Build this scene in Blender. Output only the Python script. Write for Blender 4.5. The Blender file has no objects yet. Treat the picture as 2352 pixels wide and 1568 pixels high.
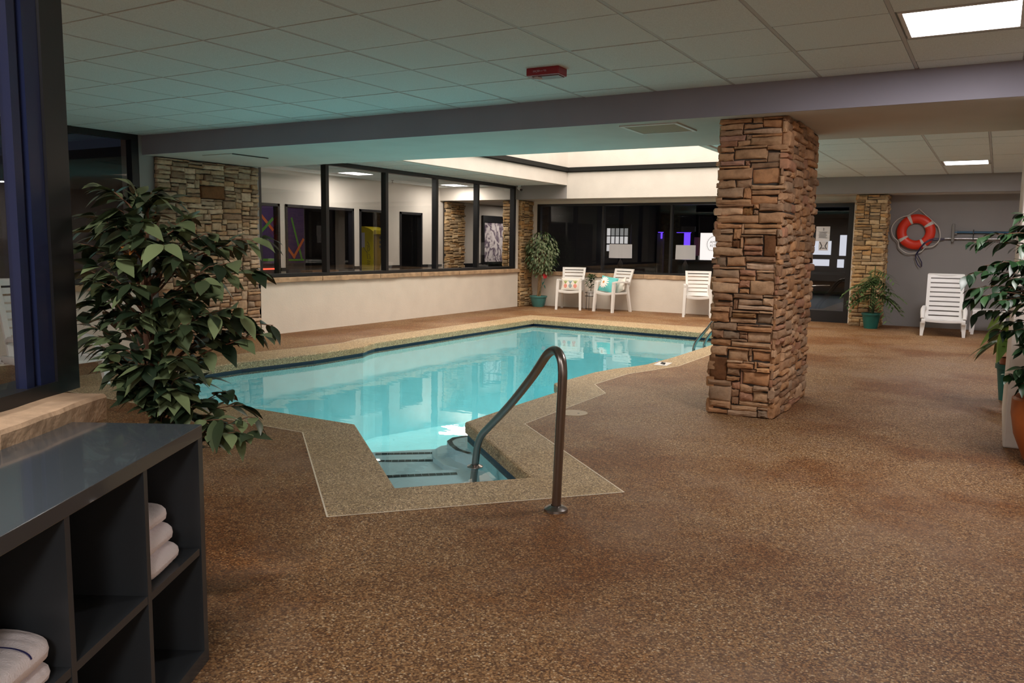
import bpy, bmesh, math, random
from mathutils import Vector, Matrix
from mathutils.geometry import tessellate_polygon

rnd = random.Random(7)
SC = bpy.context.scene
COL = SC.collection

# ------------------------------------------------------------------ camera
H = 1.40
FPX, YAW, PITCH, ROLL = 1880.08, 0.53202, 0.118844, 0.014343


def make_camera():
    cam = bpy.data.cameras.new('camera')
    cam.sensor_width = 36.0
    cam.lens = FPX / 2352 * 36.0
    cam.clip_start = 0.05
    cam.clip_end = 200
    o = bpy.data.objects.new('camera', cam)
    COL.objects.link(o)
    cy, sy = math.cos(YAW), math.sin(YAW)
    f = Vector((-sy * math.cos(PITCH), cy * math.cos(PITCH), -math.sin(PITCH)))
    r = Vector((cy, sy, 0))
    u = r.cross(f)
    c, s = math.cos(ROLL), math.sin(ROLL)
    r2, u2 = c * r + s * u, -s * r + c * u
    m = Matrix((r2, u2, -f)).transposed().to_4x4()
    m.translation = Vector((0, 0, H))
    o.matrix_world = m
    SC.camera = o


make_camera()

# ------------------------------------------------------------------ world, exposure, big lights
w = bpy.data.worlds.new('world')
SC.world = w
w.use_nodes = True
w.node_tree.nodes['Background'].inputs[0].default_value = (0.02, 0.025, 0.04, 1)
w.node_tree.nodes['Background'].inputs[1].default_value = 0.3
SC.view_settings.view_transform = 'Standard'
SC.view_settings.look = 'None'
SC.view_settings.gamma = 1.0
SC.view_settings.exposure = 0.0
SC.view_settings.use_curve_mapping = False
try:
    SC.cycles.max_bounces = 10
    SC.cycles.diffuse_bounces = 7
    SC.cycles.glossy_bounces = 4
    SC.cycles.transparent_max_bounces = 12
    SC.cycles.transmission_bounces = 4
    SC.cycles.caustics_reflective = False
    SC.cycles.caustics_refractive = False
    SC.cycles.sample_clamp_indirect = 4.0
    SC.cycles.use_denoising = True
except Exception:
    pass


def area(name, loc, sx, sy, power, color, rot=(0, 0, 0)):
    l = bpy.data.lights.new(name, 'AREA')
    l.shape = 'RECTANGLE'
    l.size, l.size_y = sx, sy
    l.energy = power
    l.color = color
    o = bpy.data.objects.new(name, l)
    o.location = loc
    o.rotation_euler = rot
    COL.objects.link(o)
    return o


WARM = (1.0, 0.89, 0.77)
COOL = (1.0, 0.94, 0.91)
# the tall light well above the pool
area('well_lamp', (-5.66, 12.1, 5.55), 4.5, 7.2, 590, WARM)  # unseen warm lamp added for the artificial light up in the well

# ------------------------------------------------------------------ mesh helpers


class MB:
    def __init__(s):
        s.v, s.f, s.c = [], [], []
        s.col = None

    def add(s, vs, fs):
        b = len(s.v)
        s.v += [tuple(p) for p in vs]
        for f in fs:
            s.f.append([i + b for i in f])
            s.c.append(s.col)
        return s

    def box(s, x0, y0, z0, x1, y1, z1, bev=0.0):
        if bev <= 0:
            vs = [(x, y, z) for z in (z0, z1) for y in (y0, y1) for x in (x0, x1)]
            return s.add(vs, [(0, 2, 3, 1), (4, 5, 7, 6), (0, 1, 5, 4), (2, 6, 7, 3), (0, 4, 6, 2), (1, 3, 7, 5)])
        return s.rbox(Vector(((x0 + x1) / 2, (y0 + y1) / 2, (z0 + z1) / 2)),
                      (abs(x1 - x0) / 2, abs(y1 - y0) / 2, abs(z1 - z0) / 2), bev)

    def rbox(s, c, h, b, M=None):
        bm = bmesh.new()
        bmesh.ops.create_cube(bm, size=2)
        for v in bm.verts:
            v.co = Vector((v.co.x * h[0], v.co.y * h[1], v.co.z * h[2]))
        b = min(b, min(h) * 0.95)
        bmesh.ops.bevel(bm, geom=bm.edges[:], offset=b, segments=2, affect='EDGES', profile=0.5)
        bm.verts.ensure_lookup_table()
        vs = []
        for v in bm.verts:
            p = v.co.copy()
            if M:
                p = M @ p
            vs.append(p + Vector(c))
        fs = [[v.index for v in f.verts] for f in bm.faces]
        bm.free()
        return s.add(vs, fs)

    def obox(s, p, ax, ay, az, lx, ly, lz):
        """box with corner p and three axes"""
        p, ax, ay, az = Vector(p), Vector(ax), Vector(ay), Vector(az)
        vs = [p + ax * (lx * i) + ay * (ly * j) + az * (lz * k) for k in (0, 1) for j in (0, 1) for i in (0, 1)]
        return s.add(vs, [(0, 2, 3, 1), (4, 5, 7, 6), (0, 1, 5, 4), (2, 6, 7, 3), (0, 4, 6, 2), (1, 3, 7, 5)])

    def prism(s, poly, z0, z1):
        n = len(poly)
        vs = [(x, y, z0) for x, y in poly] + [(x, y, z1) for x, y in poly]
        fs = [(i, (i + 1) % n, n + (i + 1) % n, n + i) for i in range(n)]
        s.add(vs, fs)
        tri = tessellate_polygon([[Vector((x, y, 0)) for x, y in poly]])
        s.add([(x, y, z1) for x, y in poly], [tuple(t) for t in tri])
        s.add([(x, y, z0) for x, y in poly], [tuple(reversed(t)) for t in tri])
        return s

    def tube(s, pts, r, seg=10, cap=True, closed=False):
        pts = [Vector(p) for p in pts]
        n = len(pts)
        rs = r if isinstance(r, (list, tuple)) else [r] * n
        vs, fs = [], []
        up = None
        for i, p in enumerate(pts):
            if closed:
                t = pts[(i + 1) % n] - pts[(i - 1) % n]
            else:
                t = pts[min(i + 1, n - 1)] - pts[max(i - 1, 0)]
            t.normalize()
            if up is None:
                a = Vector((0, 0, 1)) if abs(t.z) < 0.9 else Vector((1, 0, 0))
                up = (a - t * a.dot(t)).normalized()
            else:
                up = (up - t * up.dot(t))
                up = up.normalized() if up.length > 1e-6 else t.orthogonal().normalized()
            b = t.cross(up)
            for k in range(seg):
                a = 2 * math.pi * k / seg
                vs.append(p + (up * math.cos(a) + b * math.sin(a)) * rs[i])
        m = n if closed else n - 1
        for i in range(m):
            j = (i + 1) % n
            for k in range(seg):
                k2 = (k + 1) % seg
                fs.append((i * seg + k, i * seg + k2, j * seg + k2, j * seg + k))
        if cap and not closed:
            fs.append(tuple(reversed(range(seg))))
            fs.append(tuple((n - 1) * seg + k for k in range(seg)))
        return s.add(vs, fs)

    def lathe(s, prof, c=(0, 0, 0), seg=32):
        vs, fs = [], []
        for r, z in prof:
            for k in range(seg):
                a = 2 * math.pi * k / seg
                vs.append((c[0] + r * math.cos(a), c[1] + r * math.sin(a), c[2] + z))
        for i in range(len(prof) - 1):
            for k in range(seg):
                k2 = (k + 1) % seg
                fs.append((i * seg + k, i * seg + k2, (i + 1) * seg + k2, (i + 1) * seg + k))
        return s.add(vs, fs)

    def disc(s, c, r, seg=28, flip=False):
        vs = [(c[0] + r * math.cos(2 * math.pi * k / seg), c[1] + r * math.sin(2 * math.pi * k / seg), c[2]) for k in range(seg)]
        f = tuple(range(seg))
        return s.add(vs, [tuple(reversed(f)) if flip else f])

    def grid(s, fn, nu, nv):
        vs = [fn(i / nu, j / nv) for j in range(nv + 1) for i in range(nu + 1)]
        fs = [(j * (nu + 1) + i, j * (nu + 1) + i + 1, (j + 1) * (nu + 1) + i + 1, (j + 1) * (nu + 1) + i)
              for j in range(nv) for i in range(nu)]
        return s.add(vs, fs)

    def build(s, name, m, parent=None, smooth=False, loc=None, rot=None):
        me = bpy.data.meshes.new(name)
        me.from_pydata(s.v, [], s.f)
        me.materials.append(m)
        if any(c is not None for c in s.c):
            at = me.color_attributes.new('tint', 'FLOAT_COLOR', 'CORNER')
            for p in me.polygons:
                c = s.c[p.index] or (1, 1, 1)
                for li in p.loop_indices:
                    at.data[li].color = (c[0], c[1], c[2], 1)
        me.update()
        if smooth:
            for p in me.polygons:
                p.use_smooth = True
            try:
                me.set_sharp_from_angle(angle=math.radians(40))
            except Exception:
                pass
        o = bpy.data.objects.new(name, me)
        COL.objects.link(o)
        if parent:
            o.parent = parent
        if loc:
            o.location = loc
        if rot:
            o.rotation_euler = rot
        return o


def thing(name, label, cat, loc=(0, 0, 0), rz=0.0, group=None):
    o = bpy.data.objects.new(name, None)
    o.empty_display_size = 0.1
    COL.objects.link(o)
    o.location = loc
    o.rotation_euler = (0, 0, rz)
    return tag(o, label, cat, group)


def tag(o, label, cat, group=None):
    o['label'] = label
    o['category'] = cat
    if group:
        o['group'] = group
    return o


def struct(o, label=None, cat=None):
    o['kind'] = 'structure'
    if label:
        o['label'] = label
    if cat:
        o['category'] = cat
    return o


def copy_tree(o, parent=None):
    c = o.copy()
    COL.objects.link(c)
    if parent:
        c.parent = parent
    for ch in list(o.children):
        copy_tree(ch, c)
    return c


def text(name, body, size, m, parent, loc, rot, extrude=0.0008, align='CENTER'):
    cu = bpy.data.curves.new(name, 'FONT')
    cu.body = body
    cu.size = size
    cu.extrude = extrude
    cu.align_x = align
    cu.align_y = 'CENTER'
    cu.materials.append(m)
    tmp = bpy.data.objects.new(name, cu)
    me = bpy.data.meshes.new_from_object(tmp)
    bpy.data.objects.remove(tmp)
    me.materials.clear()
    me.materials.append(m)
    o = bpy.data.objects.new(name, me)
    COL.objects.link(o)
    o.parent = parent
    o.location = loc
    o.rotation_euler = rot
    return o


# ------------------------------------------------------------------ materials


class NT:
    def __init__(s, name):
        s.m = bpy.data.materials.new(name)
        s.m.use_nodes = True
        s.t = s.m.node_tree
        s.b = s.t.nodes['Principled BSDF']
        s.out = s.t.nodes['Material Output']

    def n(s, typ, **kw):
        nd = s.t.nodes.new(typ)
        for k, v in kw.items():
            if k.startswith('_'):
                setattr(nd, k[1:], v)
            else:
                nd.inputs[k.replace('_', ' ')].default_value = v
        return nd

    def l(s, a, b):
        s.t.links.new(a, b)

    def coord(s, kind='Object', scale=None):
        tc = s.n('ShaderNodeTexCoord')
        if scale is None:
            return tc.outputs[kind]
        mp = s.n('ShaderNodeMapping')
        mp.inputs['Scale'].default_value = scale
        s.l(tc.outputs[kind], mp.inputs['Vector'])
        return mp.outputs[0]

    def ramp(s, src, stops, interp='LINEAR'):
        r = s.n('ShaderNodeValToRGB')
        r.color_ramp.interpolation = interp
        e = r.color_ramp.elements
        while len(e) > 1:
            e.remove(e[-1])
        e[0].position, e[0].color = stops[0][0], (*stops[0][1], 1)
        for p, c in stops[1:]:
            x = e.new(p)
            x.color = (*c, 1)
        s.l(src, r.inputs[0])
        return r.outputs[0]

    def mix(s, fac, a, b, mode='MIX'):
        x = s.n('ShaderNodeMix', _data_type='RGBA', _blend_type=mode)
        for sock, v in ((x.inputs[0], fac), (x.inputs[6], a), (x.inputs[7], b)):
            if isinstance(v, (int, float)):
                sock.default_value = v
            elif isinstance(v, tuple):
                sock.default_value = (*v, 1)
            else:
                s.l(v, sock)
        return x.outputs[2]

    def bump(s, src, strength=0.3, dist=0.01):
        b = s.n('ShaderNodeBump')
        b.inputs['Strength'].default_value = strength
        b.inputs['Distance'].default_value = dist
        s.l(src, b.inputs['Height'])
        s.l(b.outputs[0], s.b.inputs['Normal'])


def plain(name, c, rough=0.5, metal=0.0, spec=0.5, nscale=0, namt=0.12, bscale=0, bstr=0.2, bdist=0.004, coat=0.0):
    t = NT(name)
    t.b.inputs['Base Color'].default_value = (*c, 1)
    t.b.inputs['Roughness'].default_value = rough
    t.b.inputs['Metallic'].default_value = metal
    t.b.inputs['Specular IOR Level'].default_value = spec
    if coat:
        t.b.inputs['Coat Weight'].default_value = coat
    co = None
    if nscale or bscale:
        co = t.coord()
    if nscale:
        nz = t.n('ShaderNodeTexNoise', Scale=nscale, Detail=5.0)
        t.l(co, nz.inputs['Vector'])
        lo = tuple(x * (1 - namt) for x in c)
        hi = tuple(min(1, x * (1 + namt)) for x in c)
        t.l(t.ramp(nz.outputs[0], [(0.3, lo), (0.7, hi)]), t.b.inputs['Base Color'])
    if bscale:
        nb = t.n('ShaderNodeTexNoise', Scale=bscale, Detail=4.0)
        t.l(co, nb.inputs['Vector'])
        t.bump(nb.outputs[0], bstr, bdist)
    return t.m


def emit(name, c, strength):
    t = NT(name)
    t.b.inputs['Base Color'].default_value = (*c, 1)
    t.b.inputs['Emission Color'].default_value = (*c, 1)
    t.b.inputs['Emission Strength'].default_value = strength
    return t.m


def aggregate(name, stops, stain_dark, stain_amt, scale=138.0, bstr=0.35, wash=(0.27, 0.18, 0.125), wash_amt=0.45):
    """exposed pebble aggregate sealed in resin"""
    t = NT(name)
    co = t.coord()
    vo = t.n('ShaderNodeTexVoronoi', Scale=scale)
    t.l(co, vo.inputs['Vector'])
    sep = t.n('ShaderNodeSeparateColor')
    t.l(vo.outputs['Color'], sep.inputs[0])
    base = t.ramp(sep.outputs[0], stops)
    # grout between the pebbles
    grout = t.ramp(vo.outputs['Distance'], [(0.35, (1, 1, 1)), (0.8, (0.60, 0.55, 0.51))])
    base = t.mix(1.0, base, grout, 'MULTIPLY')
    # broad rusty and pale wear stains
    n1 = t.n('ShaderNodeTexNoise', Scale=0.75, Detail=6.0, Roughness=0.62)
    t.l(co, n1.inputs['Vector'])
    m1 = t.ramp(n1.outputs[0], [(0.46, (0, 0, 0)), (0.60, (1, 1, 1))])
    base2 = t.mix(1.0, base, stain_dark, 'MULTIPLY')
    sa = t.n('ShaderNodeMath', _operation='MULTIPLY')
    t.l(m1, sa.inputs[0])
    sa.inputs[1].default_value = stain_amt
    base = t.mix(sa.outputs[0], base, base2)
    n2 = t.n('ShaderNodeTexNoise', Scale=1.3, Detail=7.0, Roughness=0.66)
    mp = t.n('ShaderNodeMapping')
    mp.inputs['Location'].default_value = (7.3, 2.1, 4.4)
    t.l(co, mp.inputs['Vector'])
    t.l(mp.outputs[0], n2.inputs['Vector'])
    m2 = t.ramp(n2.outputs[0], [(0.50, (0, 0, 0)), (0.72, (1, 1, 1))])
    sb = t.n('ShaderNodeMath', _operation='MULTIPLY')
    t.l(m2, sb.inputs[0])
    sb.inputs[1].default_value = wash_amt
    base = t.mix(sb.outputs[0], base, wash)
    t.l(base, t.b.inputs['Base Color'])
    t.b.inputs['Roughness'].default_value = 0.58
    t.b.inputs['Specular IOR Level'].default_value = 0.25
    inv = t.n('ShaderNodeMath', _operation='SUBTRACT')
    inv.inputs[0].default_value = 1.0
    t.l(vo.outputs['Distance'], inv.inputs[1])
    t.bump(inv.outputs[0], bstr, 0.004)
    return t.m


def stone_mat(name):
    t = NT(name)
    at = t.n('ShaderNodeVertexColor')
    at.layer_name = 'tint'
    co = t.coord()
    nz = t.n('ShaderNodeTexNoise', Scale=14.0, Detail=8.0, Roughness=0.65)
    t.l(co, nz.inputs['Vector'])
    v = t.ramp(nz.outputs[0], [(0.28, (0.62, 0.58, 0.55)), (0.55, (1.0, 1.0, 1.0)), (0.75, (1.25, 1.18, 1.08))])
    c = t.mix(1.0, at.outputs[0], v, 'MULTIPLY')
    t.l(c, t.b.inputs['Base Color'])
    t.b.inputs['Roughness'].default_value = 0.85
    t.b.inputs['Specular IOR Level'].default_value = 0.2
    n2 = t.n('ShaderNodeTexNoise', Scale=24.0, Detail=6.0, Roughness=0.6)
    mp = t.n('ShaderNodeMapping')
    mp.inputs['Scale'].default_value = (1, 1, 1.1)
    t.l(co, mp.inputs['Vector'])
    t.l(mp.outputs[0], n2.inputs['Vector'])
    t.bump(n2.outputs[0], 0.5, 0.010)
    return t.m


def leaf_mat(name, dark, light, vein=None, rough=0.38, edge=None):
    t = NT(name)
    at = t.n('ShaderNodeVertexColor')
    at.layer_name = 'tint'
    sep = t.n('ShaderNodeSeparateColor')
    t.l(at.outputs[0], sep.inputs[0])
    base = t.mix(sep.outputs[0], dark, light)
    if edge:
        m = t.ramp(sep.outputs[1], [(0.45, (0, 0, 0)), (0.6, (1, 1, 1))])
        base = t.mix(m, base, edge)
    t.l(base, t.b.inputs['Base Color'])
    t.b.inputs['Roughness'].default_value = rough
    t.b.inputs['Specular IOR Level'].default_value = 0.5
    return t.m


def schlick(t, normal, r0):
    """reflectance that is the same from both sides of the sheet"""
    g = t.n('ShaderNodeNewGeometry')
    dt = t.n('ShaderNodeVectorMath', _operation='DOT_PRODUCT')
    t.l(g.outputs['Incoming'], dt.inputs[0])
    t.l(normal if normal is not None else g.outputs['Normal'], dt.inputs[1])
    ab = t.n('ShaderNodeMath', _operation='ABSOLUTE')
    t.l(dt.outputs['Value'], ab.inputs[0])
    iv = t.n('ShaderNodeMath', _operation='SUBTRACT', _use_clamp=True)
    iv.inputs[0].default_value = 1.0
    t.l(ab.outputs[0], iv.inputs[1])
    pw = t.n('ShaderNodeMath', _operation='POWER')
    t.l(iv.outputs[0], pw.inputs[0])
    pw.inputs[1].default_value = 5.0
    ma = t.n('ShaderNodeMath', _operation='MULTIPLY_ADD', _use_clamp=True)
    t.l(pw.outputs[0], ma.inputs[0])
    ma.inputs[1].default_value = 1.0 - r0
    ma.inputs[2].default_value = r0
    return ma.outputs[0]


def glass_mat(name, tint=(1, 1, 1), r0=0.07):
    t = NT(name)
    t.t.nodes.remove(t.b)
    tr = t.n('ShaderNodeBsdfTransparent')
    tr.inputs[0].default_value = (*tint, 1)
    gl = t.n('ShaderNodeBsdfGlossy')
    gl.inputs['Roughness'].default_value = 0.0
    mx = t.n('ShaderNodeMixShader')
    t.l(schlick(t, None, r0), mx.inputs[0])
    t.l(tr.outputs[0], mx.inputs[1])
    t.l(gl.outputs[0], mx.inputs[2])
    t.l(mx.outputs[0], t.out.inputs[0])
    return t.m


def water_mat():
    t = NT('pool_water')
    t.t.nodes.remove(t.b)
    co = t.coord()
    mp = t.n('ShaderNodeMapping')
    mp.inputs['Rotation'].default_value = (0, 0, 0.5)
    mp.inputs['Scale'].default_value = (0.8, 1.6, 1)
    t.l(co, mp.inputs['Vector'])
    n1 = t.n('ShaderNodeTexNoise', Scale=1.1, Detail=2.0, Roughness=0.4)
    t.l(mp.outputs[0], n1.inputs['Vector'])
    n2 = t.n('ShaderNodeTexNoise', Scale=4.5, Detail=2.0, Roughness=0.5)
    t.l(mp.outputs[0], n2.inputs['Vector'])
    ad = t.n('ShaderNodeMath', _operation='MULTIPLY_ADD')
    t.l(n2.outputs[0], ad.inputs[0])
    ad.inputs[1].default_value = 0.12
    t.l(n1.outputs[0], ad.inputs[2])
    bp = t.n('ShaderNodeBump')
    bp.inputs['Strength'].default_value = 0.35
    bp.inputs['Distance'].default_value = 0.012
    t.l(ad.outputs[0], bp.inputs['Height'])
    tr = t.n('ShaderNodeBsdfTransparent')
    tr.inputs[0].default_value = (0.80, 0.965, 0.98, 1)
    gl = t.n('ShaderNodeBsdfGlossy')
    gl.inputs['Roughness'].default_value = 0.0
    t.l(bp.outputs[0], gl.inputs['Normal'])
    mx = t.n('ShaderNodeMixShader')
    t.l(schlick(t, bp.outputs[0], 0.02), mx.inputs[0])
    t.l(tr.outputs[0], mx.inputs[1])
    t.l(gl.outputs[0], mx.inputs[2])
    t.l(mx.outputs[0], t.out.inputs[0])
    return t.m


AGG = [(0.0, (0.093, 0.046, 0.027)), (0.22, (0.166, 0.084, 0.037)), (0.45, (0.264, 0.142, 0.064)),
       (0.62, (0.324, 0.194, 0.092)), (0.78, (0.394, 0.202, 0.078)), (0.92, (0.482, 0.321, 0.169)), (1.0, (0.657, 0.510, 0.338))]
AGG2 = [(0.0, (0.183, 0.141, 0.104)), (0.2, (0.315, 0.227, 0.146)), (0.45, (0.456, 0.334, 0.196)),
        (0.7, (0.565, 0.423, 0.248)), (0.88, (0.685, 0.530, 0.324)), (1.0, (0.916, 0.752, 0.501))]
M = {}
M['deck'] = aggregate('deck_aggregate', AGG, (0.70, 0.52, 0.36), 1.0)
M['coping'] = aggregate('coping_aggregate', AGG2, (0.85, 0.76, 0.60), 0.5, wash=(0.48, 0.37, 0.24), wash_amt=0.25)
M['joint'] = plain('pale_joint', (0.80, 0.70, 0.55), 0.8)
M['white_wall'] = plain('white_stucco', (0.76, 0.70, 0.63), 0.85, spec=0.2, nscale=3, namt=0.04, bscale=45, bstr=0.25, bdist=0.006)
M['lav_wall'] = plain('lavender_grey_paint', (0.30, 0.288, 0.345), 0.85, spec=0.2, nscale=2, namt=0.05, bscale=60, bstr=0.15)
M['grey_wall'] = plain('grey_paint', (0.29, 0.275, 0.275), 0.85, spec=0.2, nscale=2, namt=0.04, bscale=60, bstr=0.15)
M['soffit'] = plain('soffit_plaster', (0.60, 0.60, 0.58), 0.9, spec=0.2, nscale=2, namt=0.04)
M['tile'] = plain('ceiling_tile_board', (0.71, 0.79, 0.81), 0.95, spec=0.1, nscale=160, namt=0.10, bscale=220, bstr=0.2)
M['tbar'] = plain('ceiling_grid_metal', (0.50, 0.52, 0.53), 0.6)
M['black'] = plain('black_aluminium', (0.012, 0.012, 0.014), 0.35)
M['matt_black'] = plain('matt_black_rail', (0.014, 0.014, 0.013), 0.7, spec=0.2)
M['navy'] = plain('navy_reflection', (0.016, 0.023, 0.068), 0.3)  # bluish reflection on the dark stiles, put into their base colour
M['sill'] = plain('sill_stone', (0.47, 0.32, 0.20), 0.8, nscale=7, namt=0.28, bscale=25, bstr=0.6, bdist=0.012)
M['stone'] = stone_mat('ledge_stone')
M['mortar'] = plain('dark_backing', (0.05, 0.04, 0.032), 0.95)
M['glass'] = glass_mat('window_glass')
M['dark_glass'] = glass_mat('tinted_glass', (0.62, 0.64, 0.66))
M['plaster'] = plain('pool_plaster', (0.44, 0.82, 0.88), 0.7, nscale=5, namt=0.05)
M['step'] = plain('pool_step_plaster', (0.78, 0.86, 0.92), 0.7, nscale=5, namt=0.04)
M['bluetile'] = plain('blue_tile', (0.006, 0.014, 0.045), 0.35)
M['blacktile'] = plain('black_step_tile', (0.006, 0.008, 0.012), 0.5, spec=0.1)
M['water'] = water_mat()
M['steel'] = plain('brushed_steel', (0.36, 0.34, 0.33), 0.22, metal=1.0)
M['bronze'] = plain('dark_bronze_rail', (0.28, 0.25, 0.235), 0.3, metal=1.0)
M['plastic'] = plain('white_plastic', (0.80, 0.79, 0.78), 0.35)
M['cab'] = plain('grey_lacquer', (0.042, 0.048, 0.055), 0.22, spec=0.35)
M['cabtop'] = plain('grey_lacquer_top', (0.050, 0.060, 0.068), 0.12, coat=0.3)
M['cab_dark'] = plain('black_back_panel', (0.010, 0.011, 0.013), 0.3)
M['towel'] = plain('white_terry', (0.86, 0.80, 0.82), 0.95, spec=0.1, bscale=260, bstr=0.7, bdist=0.004)
M['navy_stripe'] = plain('navy_stripe', (0.02, 0.02, 0.12), 0.9)
M['bark'] = plain('bark', (0.16, 0.075, 0.04), 0.85, nscale=22, namt=0.4, bscale=40, bstr=0.5)
M['bark2'] = plain('pale_bark', (0.27, 0.17, 0.085), 0.85, nscale=22, namt=0.35, bscale=40, bstr=0.5)
M['soil'] = plain('soil', (0.05, 0.032, 0.02), 0.95, bscale=60, bstr=0.8, bdist=0.01)
M['leaf'] = leaf_mat('ficus_leaf', (0.014, 0.028, 0.014), (0.20, 0.26, 0.12), rough=0.32)
M['leafg'] = leaf_mat('glossy_green_leaf', (0.008, 0.028, 0.012), (0.045, 0.12, 0.03))
M['leafv'] = leaf_mat('variegated_leaf', (0.03, 0.075, 0.025), (0.09, 0.17, 0.06), edge=(0.42, 0.45, 0.27), rough=0.5)
M['leafd'] = leaf_mat('mottled_leaf', (0.02, 0.07, 0.012), (0.16, 0.24, 0.035), edge=(0.38, 0.40, 0.12), rough=0.4)
M['leafp'] = leaf_mat('palm_leaf', (0.03, 0.07, 0.02), (0.12, 0.19, 0.06), rough=0.5)
M['teal_pot'] = plain('teal_glazed_pot', (0.07, 0.23, 0.225), 0.3)
M['green_pot'] = plain('green_plastic_pot', (0.012, 0.12, 0.10), 0.4)
M['terra'] = plain('terracotta_pot', (0.36, 0.095, 0.022), 0.4, nscale=4, namt=0.12)
M['red'] = plain('red_plastic', (0.30, 0.015, 0.03), 0.35)
M['ring'] = plain('orange_red_buoy', (0.72, 0.035, 0.012), 0.42)
M['webbing'] = plain('white_webbing', (0.62, 0.58, 0.56), 0.8)
M['rope'] = plain('white_rope', (0.62, 0.58, 0.54), 0.9, bscale=150, bstr=0.5)
M['bluepole'] = plain('blue_pole', (0.01, 0.085, 0.17), 0.3)
M['navyloop'] = plain('navy_hook', (0.02, 0.018, 0.07), 0.4)
M['silver'] = plain('silver_pole', (0.62, 0.62, 0.62), 0.3, metal=1.0)
M['brush'] = plain('grey_brush', (0.22, 0.21, 0.20), 0.7)
M['paper'] = plain('paper', (0.62, 0.61, 0.63), 0.4)
M['ink'] = plain('ink', (0.03, 0.03, 0.04), 0.7)
M['pale_ink'] = plain('pale_ink', (0.10, 0.10, 0.11), 0.7)
M['wreath_ink'] = plain('grey_line_ink', (0.40, 0.38, 0.36), 0.8)
M['grille'] = plain('grille', (0.42, 0.33, 0.22), 0.6)
M['white_metal'] = plain('white_metal', (0.66, 0.66, 0.65), 0.4)
M['panel_light'] = emit('fluorescent_diffuser', (1.0, 0.97, 1.0), 14.0)
M['hall_light'] = emit('hall_diffuser', (1.0, 0.96, 0.93), 10.0)
M['shade'] = emit('lamp_shade_fabric', (0.46, 0.40, 0.35), 0.8)
M['signlight'] = emit('lit_sign_board', (1.0, 0.94, 0.90), 1.05)
M['daypane'] = emit('bright_street_window', (0.72, 0.70, 0.69), 0.75)
M['daypane2'] = emit('dim_street_window', (0.36, 0.36, 0.35), 0.55)
M['brightpane'] = emit('bright_white_window', (0.92, 0.92, 1.0), 1.1)
M['purple'] = emit('purple_glow', (0.16, 0.06, 1.0), 1.25)
M['purple_paint'] = plain('purple_panel', (0.060, 0.024, 0.115), 0.6)
M['green_neon'] = plain('green_stripe', (0.10, 0.34, 0.03), 0.6)
M['orange_neon'] = plain('orange_stripe', (0.70, 0.16, 0.03), 0.6)
M['red_neon'] = emit('red_lit_bar', (1.0, 0.12, 0.06), 1.1)
M['yellow'] = plain('yellow_cabinet', (0.62, 0.50, 0.02), 0.5)
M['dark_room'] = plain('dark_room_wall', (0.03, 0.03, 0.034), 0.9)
M['dark_floor'] = plain('dark_wood_floor', (0.07, 0.04, 0.03), 0.4)
M['hall_wall'] = plain('hall_paint', (0.60, 0.55, 0.49), 0.85, spec=0.2, nscale=2, namt=0.03)
M['hall_floor'] = plain('hall_carpet', (0.10, 0.085, 0.08), 0.9)
M['picture'] = plain('placeholder', (0.4, 0.36, 0.38), 0.6)
M['cush_w'] = plain('cream_cushion', (0.78, 0.74, 0.68), 0.9)
M['cush_t'] = plain('aqua_cushion', (0.12, 0.50, 0.50), 0.85, nscale=6, namt=0.2)
M['coral'] = plain('coral_print', (0.80, 0.20, 0.13), 0.9)
M['slate_print'] = plain('slate_print', (0.20, 0.30, 0.34), 0.9)
M['leaf_print'] = plain('green_print', (0.30, 0.36, 0.08), 0.9)
M['petal'] = plain('white_petal_print', (0.85, 0.83, 0.82), 0.9)
M['gold'] = plain('gold_print', (0.65, 0.28, 0.08), 0.9)
M['flower'] = plain('red_silk_flower', (0.50, 0.02, 0.03), 0.7)
M['dry'] = plain('dried_moss', (0.42, 0.16, 0.03), 0.9, nscale=40, namt=0.4)
M['wire'] = plain('dark_wire', (0.03, 0.022, 0.02), 0.45)
M['lid'] = plain('beige_lid', (0.44, 0.34, 0.23), 0.6, nscale=30, namt=0.1)

# the marbled print in the hall picture
def picture_mat():
    t = NT('marbled_print')
    co = t.coord('Object')
    nz = t.n('ShaderNodeTexNoise', Scale=2.2, Detail=3.0)
    t.l(co, nz.inputs['Vector'])
    mx = t.n('ShaderNodeVectorMath', _operation='MULTIPLY_ADD')
    t.l(nz.outputs['Color'], mx.inputs[0])
    mx.inputs[1].default_value = (0.9, 0.9, 0.9)
    t.l(co, mx.inputs[2])
    wv = t.n('ShaderNodeTexWave', Scale=1.6, Distortion=14.0, Detail=3.0)
    t.l(mx.outputs[0], wv.inputs['Vector'])
    c = t.ramp(wv.outputs[0], [(0.0, (0.14, 0.10, 0.15)), (0.35, (0.38, 0.33, 0.36)), (0.7, (0.60, 0.54, 0.55)), (1, (0.72, 0.66, 0.66))])
    t.l(c, t.b.inputs['Base Color'])
    t.b.inputs['Roughness'].default_value = 0.3
    return t.m


M['picture'] = picture_mat()

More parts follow.
